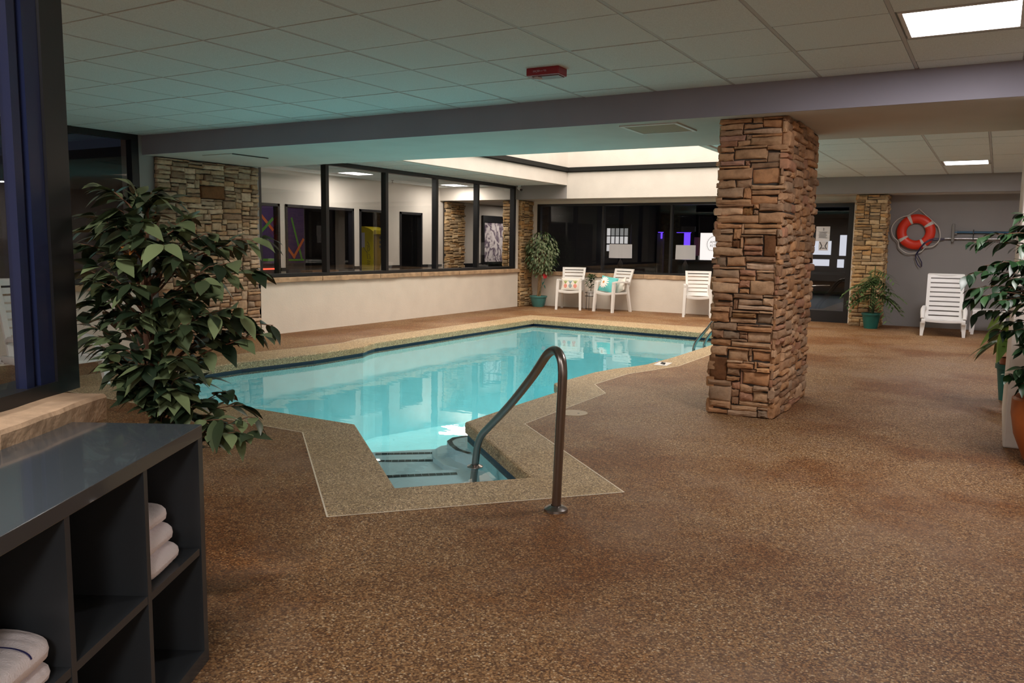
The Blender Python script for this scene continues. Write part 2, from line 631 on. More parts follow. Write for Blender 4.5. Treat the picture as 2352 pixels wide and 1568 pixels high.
# ------------------------------------------------------------------ layout constants
X0 = -9.25            # left wall
YW = 16.55            # far wall
ZC = 2.67             # tile ceilings
YB0, YB1, ZB = 6.60, 8.40, 2.43     # beam over the near end of the pool
YH, ZH = 15.80, 2.37                # header over the far windows
WX0, WX1 = -8.0, -3.33              # light well
XR = 2.6
POOL = [(-2.888, 3.611), (-2.346, 4.221), (-3.53, 5.285), (-3.55, 6.1), (-3.55, 6.95), (-3.80, 7.31), (-3.77, 8.2),
        (-3.70, 8.55), (-3.60, 8.82), (-3.52, 9.1), (-3.47, 9.85), (-3.45, 13.05), (-7.43, 13.42), (-7.43, 8.85),
        (-7.36, 8.62), (-7.27, 8.42), (-7.28, 7.5), (-7.36, 7.0), (-7.45, 6.5), (-7.45, 4.73), (-4.186, 4.74)]
OUTER = [(-2.855, 3.015), (-1.743, 4.246), (-3.10, 5.48), (-3.12, 7.07), (-3.42, 7.47), (-3.40, 8.29), (-3.14, 9.2),
         (-3.14, 13.85), (-7.87, 14.1), (-7.87, 8.98), (-7.75, 8.55), (-7.80, 7.9), (-7.95, 7.1), (-7.98, 6.5),
         (-7.95, 4.3), (-4.309, 4.304)]


def offset_poly(p, d):
    """move each edge of the counter-clockwise polygon outwards by d"""
    n = len(p)
    out = []
    for i in range(n):
        a, b, c = Vector(p[i - 1]), Vector(p[i]), Vector(p[(i + 1) % n])
        e1, e2 = (b - a).normalized(), (c - b).normalized()
        n1, n2 = Vector((e1.y, -e1.x)), Vector((e2.y, -e2.x))
        m = (n1 + n2)
        m = m / max(0.35, m.dot(n1))
        out.append((b.x + m.x * d, b.y + m.y * d))
    return out


def flat_with_hole(mb, outer, hole, z):
    pts = [Vector((x, y, 0)) for x, y in outer] + [Vector((x, y, 0)) for x, y in hole]
    tri = tessellate_polygon([[Vector((x, y, 0)) for x, y in outer], [Vector((x, y, 0)) for x, y in reversed(hole)]])
    no = len(outer)
    nh = len(hole)
    vs = [(x, y, z) for x, y in outer] + [(x, y, z) for x, y in reversed(hole)]
    fs = []
    for t in tri:
        a, b, c = (Vector(vs[i]) for i in t)
        fs.append(tuple(t) if (b - a).cross(c - a).z > 0 else tuple(reversed(t)))
    mb.add(vs, fs)


# ------------------------------------------------------------------ floor, pool
def build_floor():
    mb = MB()
    flat_with_hole(mb, [(X0 - 0.2, -4.2), (XR + 0.2, -4.2), (XR + 0.2, YW + 0.2), (X0 - 0.2, YW + 0.2)], OUTER, 0.0)
    struct(mb.build('floor', M['deck']), 'brown pebble aggregate pool deck', 'floor')
    # coping slab with a rounded nose
    mb = MB()
    flat_with_hole(mb, OUTER, offset_poly(POOL, 0.02), 0.0)
    rings = [(0.02, 0.0), (0.008, -0.004), (0.001, -0.014), (0.0, -0.03), (0.0, -0.088), (0.02, -0.09)]
    n = len(POOL)
    for (d0, z0), (d1, z1) in zip(rings[:-1], rings[1:]):
        a, b = offset_poly(POOL, d0), offset_poly(POOL, d1)
        vs = [(x, y, z0) for x, y in a] + [(x, y, z1) for x, y in b]
        mb.add(vs, [(i, n + i, n + (i + 1) % n, (i + 1) % n) for i in range(n)])
    struct(mb.build('trim_1', M['coping']), 'tan pebble coping around the pool', 'coping')
    # pale joint strip round the coping
    mb = MB()
    a, b = offset_poly(OUTER, -0.0045), offset_poly(OUTER, 0.0045)
    n = len(OUTER)
    vs = [(x, y, 0.0015) for x, y in a] + [(x, y, 0.0015) for x, y in b]
    mb.add(vs, [(i, n + i, n + (i + 1) % n, (i + 1) % n) for i in range(n)])
    struct(mb.build('trim_2', M['joint']))
    # basin
    mb = MB()
    wall = offset_poly(POOL, 0.018)
    n = len(wall)
    ZT, ZL = -0.089, -0.16
    root = thing('pool', 'turquoise plastered swimming pool basin with a shallow entry bay', 'swimming pool')
    root['kind'] = 'structure'

    def bot(x, y):
        return -1.0 - max(0, min(1, (y - 5) / 8)) * 0.75
    vs = [(x, y, ZL) for x, y in wall] + [(x, y, bot(x, y)) for x, y in wall]
    mb.add(vs, [(i, (i + 1) % n, n + (i + 1) % n, n + i) for i in range(n)])
    tri = tessellate_polygon([[Vector((x, y, 0)) for x, y in wall]])
    mb.add([(x, y, bot(x, y)) for x, y in wall], [tuple(t) for t in tri])
    mb.build('basin', M['plaster'], root)
    mb = MB()
    vs = [(x, y, ZT) for x, y in wall] + [(x, y, ZL) for x, y in wall]
    mb.add(vs, [(i, (i + 1) % n, n + (i + 1) % n, n + i) for i in range(n)])
    mb.build('waterline_tile', M['bluetile'], root)
    # entry steps filling the diagonal bay
    A = Vector((-0.745, 0.667))
    B = Vector((0.667, 0.745))
    o = Vector((-2.62, 3.91))

    def P(s, t):
        q = o + A * s + B * t
        return (q.x, q.y)
    for s1, z, tr_ in ((1.20, -0.26, 0.43), (1.78, -0.34, 0.95), (2.42, -0.42, 1.1)):
        mb = MB()
        mb.prism([P(-0.02, -0.43), P(-0.02, 0.43), P(1.0, 0.43), P(1.1, tr_), P(s1 - 0.12, tr_), P(s1 - 0.04, tr_ - 0.1), P(s1 + 0.03, -0.44)], -1.3, z)
        mb.build('entry_step', M['step'], root)
    mb = MB()   # curved corner ledge
    cx, cy = -3.53, 5.285
    arc = [(-3.55, 5.3), (-3.555, 5.75)]
    pts = [(-3.74, 5.65), (-3.80, 5.5), (-3.77, 5.38), (-3.68, 5.28), (-3.55, 5.18), (-3.40, 5.13), (-3.3, 5.10)]
    mb.prism([(-3.53, 5.80)] + pts + [(-3.25, 5.05)], -1.3, -0.21)
    mb.build('corner_ledge', M['step'], root)
    mb = MB()
    c0 = Vector((-3.50, 5.45))
    wide = [Vector(p) + (Vector(p) - c0).normalized() * 0.13 for p in pts]
    mb.prism([(-3.53, 6.0)] + [(p.x, p.y) for p in wide] + [(-3.25, 4.95)], -1.3, -0.30)
    mb.build('corner_ledge', M['step'], root)

    def tiles(p0, p1, z, k, name):
        m = MB()
        p0, p1 = Vector(p0), Vector(p1)
        d = (p1 - p0) / k
        u = d.normalized()
        nn = Vector((u.y, -u.x))
        for i in range(k):
            a, b = p0 + d * i + u * 0.0015, p0 + d * (i + 1) - u * 0.0015
            m.add([(a.x, a.y, z), (b.x, b.y, z), (b.x + nn.x * 0.06, b.y + nn.y * 0.06, z), (a.x + nn.x * 0.06, a.y + nn.y * 0.06, z)], [(0, 1, 2, 3)])
        m.build(name, M['blacktile'], root)
    tiles((-3.66, 4.46), (-3.28, 4.805), -0.257, 10, 'step_edge_tile')
    tiles((-4.158, 4.983), (-3.614, 5.393), -0.337, 13, 'step_edge_tile')
    tiles((-4.521, 5.374), (-4.063, 5.734), -0.417, 11, 'step_edge_tile')
    m = MB()
    full = [Vector(p) for p in [(-3.70, 5.72)] + pts[:-1]]
    fine = []
    for i in range(len(full) - 1):
        for k in range(3):
            fine.append(full[i].lerp(full[i + 1], k / 3))
    fine.append(full[-1])
    for i in range(len(fine) - 1):
        a, b = fine[i].lerp(fine[i + 1], 0.03), fine[i].lerp(fine[i + 1], 0.97)
        u = (b - a).normalized()
        nn = Vector((-u.y, u.x)) * 0.04
        m.add([(a.x, a.y, -0.207), (b.x, b.y, -0.207), (b.x + nn.x, b.y + nn.y, -0.207), (a.x + nn.x, a.y + nn.y, -0.207)], [(0, 1, 2, 3)])
    m.build('step_edge_tile', M['blacktile'], root)
    # drain cover on the bottom
    m = MB()
    m.disc((-5.4, 11.9, bot(0, 11.9) + 0.01), 0.16)
    m.build('drain_cover', M['blacktile'], root)
    # water
    mb = MB()
    wt = offset_poly(POOL, 0.017)
    tri = tessellate_polygon([[Vector((x, y, 0)) for x, y in wt]])
    fs = []
    for t in tri:
        a, b, c = (Vector((wt[i][0], wt[i][1], 0)) for i in t)
        fs.append(tuple(t) if (b - a).cross(c - a).z > 0 else tuple(reversed(t)))
    mb.add([(x, y, -0.112) for x, y in wt], fs)
    wo = mb.build('pool_water', M['water'])
    tag(wo, 'clear turquoise water filling the swimming pool', 'water')
    wo['kind'] = 'stuff'


build_floor()

# ------------------------------------------------------------------ tile ceilings
def tile_ceiling(name, x0, x1, y0, y1, label=None, z=ZC, holes=(), gx=-1.24, gy=5.0, px=0.65, py=0.667):
    """tegular boards with a real gap beside every grid bar"""
    mb = MB()
    mb.box(x0, y0, z + 0.02, x1, y1, z + 0.06)
    bars = MB()
    xs = [x0] + [gx + k * px for k in range(-40, 40) if x0 + 0.03 < gx + k * px < x1 - 0.03] + [x1]
    ys = [y0] + [gy + k * py for k in range(-40, 40) if y0 + 0.03 < gy + k * py < y1 - 0.03] + [y1]
    rr = random.Random(name)
    for i in range(len(xs) - 1):
        for j in range(len(ys) - 1):
            cx, cy = (xs[i] + xs[i + 1]) / 2, (ys[j] + ys[j + 1]) / 2
            if any(abs(cx - hx) < 0.3 and abs(cy - hy) < 0.3 for hx, hy in holes):
                continue
            g, gv = 0.0135, 0.0075
            dz = rr.uniform(-0.002, 0.001)
            mb.box(xs[i] + g + rr.uniform(0, 0.003), ys[j] + gv + rr.uniform(0, 0.003), z - 0.003 + dz, xs[i + 1] - g, ys[j + 1] - gv, z + 0.018)
    for x in xs[1:-1]:
        bars.box(x - 0.011, y0, z - 0.001, x + 0.011, y1, z + 0.03)
    for y in ys[1:-1]:
        bars.box(x0, y - 0.0055, z, x1, y + 0.0055, z + 0.03)
    o = struct(mb.build(name, M['tile']), label, 'ceiling' if label else None)
    bars.build('ceiling_grid', M['tbar'], o)
    return o


tile_ceiling('ceiling', X0, XR, -4.2, YB0, 'pale tiled suspended ceiling above the near end of the deck', holes=[(-0.265, 5.33), (-1.565, 0.33), (1.035, -1.66), (-6.765, -1.0), (-4.165, 0.33)])
tile_ceiling('ceiling_far', WX1 + 0.101, XR, YB1, YH, 'pale tiled suspended ceiling above the lounge chair end', holes=[(-0.50, 13.85), (1.45, 10.515)], gx=-0.825, gy=13.5165)
tile_ceiling('ceiling_strip', X0, WX0 - 0.101, YB1, YH)
tile_ceiling('ceiling_hall', -11.3, X0, 8.45, YH, holes=[(-10.45, 12.0), (-10.45, 15.25)])


def ceiling_light(x, y, label, mat, sx=0.6, sy=0.615, power=10, grp='square fluorescent ceiling lights', z=ZC):
    r = thing('ceiling_light', label, 'light', (x, y, z), 0, grp)
    f = MB()
    t = 0.022
    f.box(-sx / 2, -sy / 2, -0.004, sx / 2, -sy / 2 + t, 0.03)
    f.box(-sx / 2, sy / 2 - t, -0.004, sx / 2, sy / 2, 0.03)
    f.box(-sx / 2, -sy / 2 + t, -0.004, -sx / 2 + t, sy / 2 - t, 0.03)
    f.box(sx / 2 - t, -sy / 2 + t, -0.004, sx / 2, sy / 2 - t, 0.03)
    f.build('frame', M['white_metal'], r)
    d = MB()
    d.box(-sx / 2 + t, -sy / 2 + t, 0.002, sx / 2 - t, sy / 2 - t, 0.012)
    d.build('diffuser', mat, r)
    return r


ceiling_light(-0.265, 5.33, 'bright square light panel in the ceiling nearest the viewer', M['panel_light'])
ceiling_light(-0.50, 13.85, 'bright square light panel above the lounge chair', M['panel_light'])
ceiling_light(-10.45, 12.0, 'square light panel seen through the window beside the white half wall, nearer one', M['hall_light'])
ceiling_light(-10.45, 15.25, 'square light panel in the hall above the stone pillar', M['hall_light'])
for q in ((-1.565, 0.33), (1.035, -1.66), (-6.765, -1.0), (1.45, 10.515), (-4.165, 0.33)):
    ceiling_light(q[0], q[1], 'square light panel in the tiled ceiling outside the frame', M['panel_light'])

# ------------------------------------------------------------------ beam, well, header, walls
def build_shell():
    mb = MB()
    mb.box(X0, YB0 - 0.012, ZB, XR, YB0, ZC + 0.25)
    b = struct(mb.build('wall_beam', M['lav_wall']), 'lavender grey beam face across the room', 'beam')
    m = MB()
    m.box(X0, YB0, ZB, XR, YB1, ZB + 0.3)
    m.build('beam_soffit', M['soffit'], b)
    # light well
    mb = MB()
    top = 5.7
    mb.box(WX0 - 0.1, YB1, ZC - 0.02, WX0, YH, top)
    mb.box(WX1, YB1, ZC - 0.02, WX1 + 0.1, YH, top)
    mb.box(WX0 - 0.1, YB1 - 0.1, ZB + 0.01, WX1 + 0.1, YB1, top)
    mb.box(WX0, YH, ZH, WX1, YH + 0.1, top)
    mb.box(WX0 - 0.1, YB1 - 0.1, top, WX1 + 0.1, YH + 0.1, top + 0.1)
    struct(mb.build('wall_well', plain('well_stucco_darkened', (0.62, 0.585, 0.55), 0.85, spec=0.2, nscale=3, namt=0.04, bscale=45, bstr=0.25, bdist=0.006)), 'white walls of the light well above the pool', 'wall')  # same white stucco, darkened here to hold back the glare of the lamp
    mb = MB()
    for z0, z1, d in ((2.93, 3.015, 0.05), (2.915, 2.93, 0.03)):
        mb.box(WX0, YB1, z0, WX0 + d, YH, z1)
        mb.box(WX1 - d, YB1, z0, WX1, YH, z1)
        mb.box(WX0 + d, YH - d, z0, WX1 - d, YH, z1)
    struct(mb.build('trim_3', M['matt_black']), 'black rail band around the light well', 'trim')
    # header over the far wall
    mb = MB()
    mb.box(WX1, YH, ZH, XR, YH + 0.1, 2.9)
    mb.box(X0, YH, ZH, WX0, YH + 0.1, 2.9)
    h = struct(mb.build('wall_header', M['grey_wall']), 'grey header above the far windows', 'beam')
    mb = MB()
    mb.box(-11.3, YH, ZH, X0, YH + 0.1, 2.9)
    mb.build('hall_header', M['hall_wall'], h)
    mb = MB()
    mb.box(X0, YH + 0.1, ZH, XR, YW, ZH + 0.2)
    mb.build('header_soffit', M['soffit'], h)
    # far wall: window wall with half wall, gap, door wall, grey wall
    WXA, WXB = -9.12, -3.7
    mb = MB()
    mb.box(X0, YW, 0, WXB, YW + 0.15, 0.70)
    mb.box(X0, YW, 0.70, WXA, YW + 0.15, ZH)
    mb.box(WXB, YW, 0, -3.36, YW + 0.15, ZH)
    mb.box(WXA, YW, 2.30, WXB, YW + 0.15, ZH)
    mb.box(-3.36, YW, 2.25, -2.33, YW + 0.15, ZH)
    mb.box(-2.355, YW - 0.1, 0, -2.305, YW + 0.15, ZH)
    mb.box(-2.305, YW, 0, -2.25, YW + 0.15, ZH)
    struct(mb.build('wall_far', M['white_wall']), 'white wall and half wall below the dark far windows', 'wall')
    mb = MB()
    mb.box(-2.25, YW, 0, XR + 0.2, YW + 0.15, ZH)
    struct(mb.build('wall_grey', M['grey_wall']), 'grey end wall behind the lounge chair', 'wall')
    # left wall
    mb = MB()
    mb.box(X0 - 0.15, 8.42, 0, X0, 15.93, 0.785)
    mb.box(X0 - 0.15, -4.2, 0, X0, 6.56, 0.785)
    mb.box(X0 - 0.15, 15.86, 0.785, X0, 15.92, ZC)
    struct(mb.build('wall_left', M['white_wall']), 'white half wall along the left of the pool', 'wall')
    mb = MB()
    mb.box(X0 - 0.35, 6.54, 0, X0, 8.45, ZC + 0.2)
    struct(mb.build('wall_pier', M['grey_wall']))
    mb = MB()
    mb.box(X0 - 0.3, -4.35, 0, XR + 0.2, -4.2, 2.9)
    mb.box(XR, -4.2, 0, XR + 0.15, YW, 2.9)
    struct(mb.build('wall_back', M['white_wall']), 'white walls behind and right of the viewer', 'wall')
    mb = MB()
    mb.box(X0 - 2.5, -4.2, 2.76, XR + 0.2, YB0 - 0.02, 2.95)
    struct(mb.build('wall_roof', M['dark_room']))
    # white square pillar at the right
    mb = MB()
    mb.box(0.125, 6.74, 0, 0.85, 8.36, ZB, 0.012)
    struct(mb.build('wall_pillar', M['white_wall']), 'plain white square pillar at the right edge', 'pillar')


build_shell()


# ------------------------------------------------------------------ stone veneer
PAL = [(0.451, 0.266, 0.151), (0.402, 0.233, 0.128), (0.344, 0.210, 0.123), (0.500, 0.313, 0.183), (0.422, 0.228, 0.114),
       (0.364, 0.242, 0.156), (0.315, 0.195, 0.119), (0.480, 0.266, 0.132), (0.538, 0.350, 0.216), (0.295, 0.167, 0.096), (0.383, 0.200, 0.123)]


def stone_face(mb, org, u, n, W, Hh, rr, dmax=0.045, preset=(), pal=PAL, ext=0.03, unit=0.022):
    org, u, n = Vector(org), Vector(u), Vector(n)
    z = Vector((0, 0, 1))
    nu, nv = int(round(W / unit)), int(round(Hh / unit))
    su, sv = W / nu, Hh / nv
    occ = [[False] * nu for _ in range(nv)]
    rects = []

    def take(i, j, wd, ht, c):
        for b in range(j, j + ht):
            for a in range(i, i + wd):
                occ[b][a] = True
        rects.append((i, j, wd, ht, c))
    for (u0, u1, v0, v1, c) in preset:
        i, j = int(u0 * nu), int(v0 * nv)
        wd, ht = max(1, int((u1 - u0) * nu)), max(1, int((v1 - v0) * nv))
        i, j = min(i, nu - wd), min(j, nv - ht)
        if any(occ[b][a] for b in range(j, j + ht) for a in range(i, i + wd)):
            continue
        take(i, j, wd, ht, c)
    for j in range(nv):
        for i in range(nu):
            if occ[j][i]:
                continue
            ht = rr.choice((2, 2, 3, 3, 3, 3, 4, 4, 2)) if rr.random() < 0.95 else rr.choice((5, 6))
            wd = rr.choice((6, 8, 9, 10, 11, 13, 15)) if ht < 5 else rr.choice((6, 8, 10))
            k = 0
            while k < wd and i + k < nu and not occ[j][i + k]:
                k += 1
            wd = k
            rest = 0
            while i + wd + rest < nu and not occ[j][i + wd + rest]:
                rest += 1
            if 0 < rest < 4:
                wd += rest
            hh = 1
            while hh < ht and j + hh < nv and not any(occ[j + hh][i + a] for a in range(wd)):
                hh += 1
            take(i, j, wd, hh, None)
    for (i, j, wd, ht, c) in rects:
        g = 0.0035
        a0, a1 = i * su + g, (i + wd) * su - g
        b0, b1 = j * sv + g, (j + ht) * sv - g
        if i == 0:
            a0 -= rr.uniform(0, ext)
        if i + wd >= nu:
            a1 += rr.uniform(0, ext)
        d = rr.uniform(0.25, 1.0) * dmax
        if c is None:
            c = rr.choice(pal)
            k = rr.uniform(0.95, 1.22)
            c = tuple(x * k for x in c)
        mb.col = c
        jt = min(0.008, (b1 - b0) * 0.16, (a1 - a0) * 0.12)
        cs = [(a0, b0), (a1, b0), (a1, b1), (a0, b1)]
        cs = [(x + rr.uniform(-jt, jt) * 0.8, y + rr.uniform(-jt, jt)) for x, y in cs]
        # subdivide the outline so that edges wander
        outl = []
        for q in range(4):
            p0, p1 = cs[q], cs[(q + 1) % 4]
            ns = 4 if q % 2 == 0 else 2
            for s_ in range(ns):
                f = s_ / ns
                wob = 0 if s_ == 0 else jt * 0.7
                outl.append((p0[0] + (p1[0] - p0[0]) * f + rr.uniform(-wob, wob), p0[1] + (p1[1] - p0[1]) * f + rr.uniform(-wob, wob)))
        m = len(outl)
        cx, cy = sum(p[0] for p in outl) / m, sum(p[1] for p in outl) / m
        bev = min(0.017, (b1 - b0) * 0.27, (a1 - a0) * 0.22)
        layers = []
        for dep, ins in ((-0.03, 0.0), (d - bev * 0.9, 0.0), (d - bev * 0.25, bev * 0.5), (d, bev * 1.3)):
            ring = []
            for (x, y) in outl:
                vx, vy = x - cx, y - cy
                hx, hy = (a1 - a0) / 2, (b1 - b0) / 2
                ring.append((cx + vx * (1 - ins / hx), cy + vy * (1 - ins / hy), dep + (rr.uniform(-0.004, 0.004) if dep > 0 and ins > 0 else 0)))
            layers.append(ring)
        vs = [org + u * x + z * y + n * dd for ring in layers for (x, y, dd) in ring]
        fs = []
        for q in range(3):
            for k in range(m):
                k2 = (k + 1) % m
                fs.append((q * m + k, q * m + k2, (q + 1) * m + k2, (q + 1) * m + k))
        vs.append(org + u * cx + z * cy + n * (d + rr.uniform(-0.002, 0.006)))
        for k in range(m):
            fs.append((3 * m + k, 3 * m + (k + 1) % m, 4 * m))
        mb.add(vs, fs)
    mb.col = None


BOUNCE_GREYTAN = [(0.424, 0.307, 0.211), (0.350, 0.251, 0.171), (0.286, 0.205, 0.144), (0.466, 0.335, 0.225), (0.382, 0.242, 0.144), (0.318, 0.237, 0.176), (0.509, 0.381, 0.279), (0.254, 0.167, 0.113)]  # same ledge stone, greyed: cooler bounce light mixed into the colour
GOLDEN = [(0.50, 0.35, 0.19), (0.42, 0.28, 0.14), (0.36, 0.25, 0.14), (0.54, 0.40, 0.24), (0.45, 0.27, 0.12), (0.30, 0.21, 0.12)]


def stone_block(name, label, x0, x1, y0, y1, h, faces, seed, presets=None, dmax=0.045, pal=PAL, z0=0.0):
    """core plus stone skins; faces chosen from 'S' (-y), 'E' (+x), 'N', 'W'"""
    rr = random.Random(seed)
    r = thing(name, label, 'stone pillar')
    core = MB()
    core.box(x0, y0, z0, x1, y1, h)
    core.build('core', M['mortar'], r)
    mb = MB()
    presets = presets or {}
    if 'S' in faces:
        stone_face(mb, (x0, y0, z0), (1, 0, 0), (0, -1, 0), x1 - x0, h - z0, rr, dmax, presets.get('S', ()), pal)
    if 'E' in faces:
        stone_face(mb, (x1, y0, z0), (0, 1, 0), (1, 0, 0), y1 - y0, h - z0, rr, dmax, presets.get('E', ()), pal)
    if 'N' in faces:
        stone_face(mb, (x1, y1, z0), (-1, 0, 0), (0, 1, 0), x1 - x0, h - z0, rr, dmax, (), pal)
    if 'W' in faces:
        stone_face(mb, (x0, y1, z0), (0, -1, 0), (-1, 0, 0), y1 - y0, h - z0, rr, dmax, (), pal)
    mb.build('stone_veneer', M['stone'], r, True)
    return r


DK = (0.168, 0.076, 0.033)
OR = (0.479, 0.252, 0.126)
TN = (0.484, 0.300, 0.173)
PK = (0.445, 0.261, 0.192)
LT = (0.619, 0.430, 0.296)
GB = (0.269, 0.189, 0.128)
# the larger stones of the column front, as fractions of its width and height
S_front = [
    (0.00, 0.34, 0.005, 0.035, OR), (0.22, 0.80, 0.005, 0.05, TN), (0.80, 1.0, 0.005, 0.04, GB),
    (0.52, 1.0, 0.05, 0.075, TN), (0.72, 1.0, 0.08, 0.13, TN),
    (0.0, 0.30, 0.155, 0.265, DK), (0.55, 1.0, 0.14, 0.205, OR), (0.28, 0.75, 0.21, 0.24, OR), (0.30, 0.66, 0.245, 0.30, TN),
    (0.66, 1.0, 0.245, 0.30, OR), (0.33, 1.0, 0.305, 0.33, TN), (0.20, 0.48, 0.34, 0.38, GB), (0.42, 1.0, 0.375, 0.405, OR),
    (0.0, 0.30, 0.415, 0.465, OR), (0.32, 0.72, 0.435, 0.465, (0.30, 0.16, 0.07)), (0.72, 1.0, 0.415, 0.47, GB),
    (0.40, 1.0, 0.475, 0.50, LT), (0.58, 1.0, 0.545, 0.61, TN), (0.50, 1.0, 0.645, 0.68, LT), (0.0, 0.18, 0.655, 0.705, GB),
    (0.76, 1.0, 0.70, 0.795, DK), (0.28, 0.45, 0.735, 0.78, DK), (0.44, 1.0, 0.795, 0.825, TN), (0.0, 0.40, 0.825, 0.855, OR),
    (0.42, 0.60, 0.885, 0.92, (0.30, 0.15, 0.06)), (0.55, 1.0, 0.925, 0.965, OR),
]
S_front2 = [(u0, u1, v0 * 0.78, v1 * 0.78, c) for (u0, u1, v0, v1, c) in S_front] + [
    (0.56, 1.0, 0.785, 0.845, OR), (0.40, 0.54, 0.745, 0.785, OR), (0.0, 0.42, 0.85, 0.87, PK), (0.22, 0.78, 0.872, 0.91, TN),
    (0.0, 0.20, 0.862, 0.925, DK), (0.50, 1.0, 0.915, 0.945, TN), (0.0, 0.42, 0.93, 0.95, PK), (0.38, 1.0, 0.95, 0.97, LT), (0.68, 1.0, 0.968, 1.0, OR)]
stone_block('stone_column', 'freestanding square column of stacked brown ledge stone on the deck', -2.02, -1.51, 6.78, 8.02, ZB, 'SENW', 11, {'S': S_front2})
stone_block('stone_pier', 'wide stacked stone pier on the left wall behind the big ficus', X0 + 0.001, X0 + 0.05, 6.75, 8.36, ZB - 0.012, 'E', 21,
            {'E': [(0.40, 0.66, 0.80, 0.875, DK), (0.18, 0.40, 0.775, 0.815, TN)]}, pal=BOUNCE_GREYTAN)
stone_block('stone_pier', 'narrow stacked stone pier in the corner beside the round potted tree', X0 - 0.42, X0 + 0.03, 15.98, 16.50, ZH - 0.012, 'SEW', 31, dmax=0.035, pal=GOLDEN)
stone_block('stone_pier', 'narrow stacked stone pier between the glass door and the grey wall', -2.255, -1.77, 16.02, YW - 0.035, ZH - 0.012, 'SEW', 41, dmax=0.035, pal=GOLDEN)
stone_block('stone_pier', 'stacked stone pier on the hall wall seen through the left windows', -11.298, -11.22, 15.92, 16.68, 2.355, 'E', 51, dmax=0.05, pal=GOLDEN)


# ------------------------------------------------------------------ windows
def sill(name, pts_u, org, u, n, z0, z1, parent=None, depth=0.16, prot=0.06, seed=1):
    """row of rough sill stones; org on the wall face, u along, n outwards"""
    rr = random.Random(seed)
    mb = MB()
    org, u, n = Vector(org), Vector(u), Vector(n)
    a, end = pts_u
    while a < end - 0.02:
        b = min(end, a + rr.uniform(0.45, 0.9))
        if end - b < 0.2:
            b = end
        pr = prot + rr.uniform(-0.008, 0.012)
        ns = 6
        ring = []
        for k in range(ns + 1):
            s = a + 0.002 + (b - a - 0.004) * k / ns
            ring.append((s, pr + rr.uniform(-0.005, 0.005), z1 - rr.uniform(0, 0.004), z0 + rr.uniform(-0.004, 0.008)))
        vs = []
        for (s, p, zt, zb) in ring:
            vs += [org + u * s - n * (depth - prot) + Vector((0, 0, zt)), org + u * s + n * (p - 0.008) + Vector((0, 0, zt)),
                   org + u * s + n * p + Vector((0, 0, zt - 0.012)), org + u * s + n * (p - 0.004) + Vector((0, 0, zb)),
                   org + u * s - n * (depth - prot) + Vector((0, 0, zb))]
        fs = []
        for k in range(ns):
            for q in range(5):
                q2 = (q + 1) % 5
                fs.append((k * 5 + q, (k + 1) * 5 + q, (k + 1) * 5 + q2, k * 5 + q2))
        fs.append((0, 1, 2, 3, 4))
        fs.append(tuple(reversed([ns * 5 + q for q in range(5)])))
        mb.add(vs, fs)
        a = b
    return mb.build(name, M['sill'], parent)


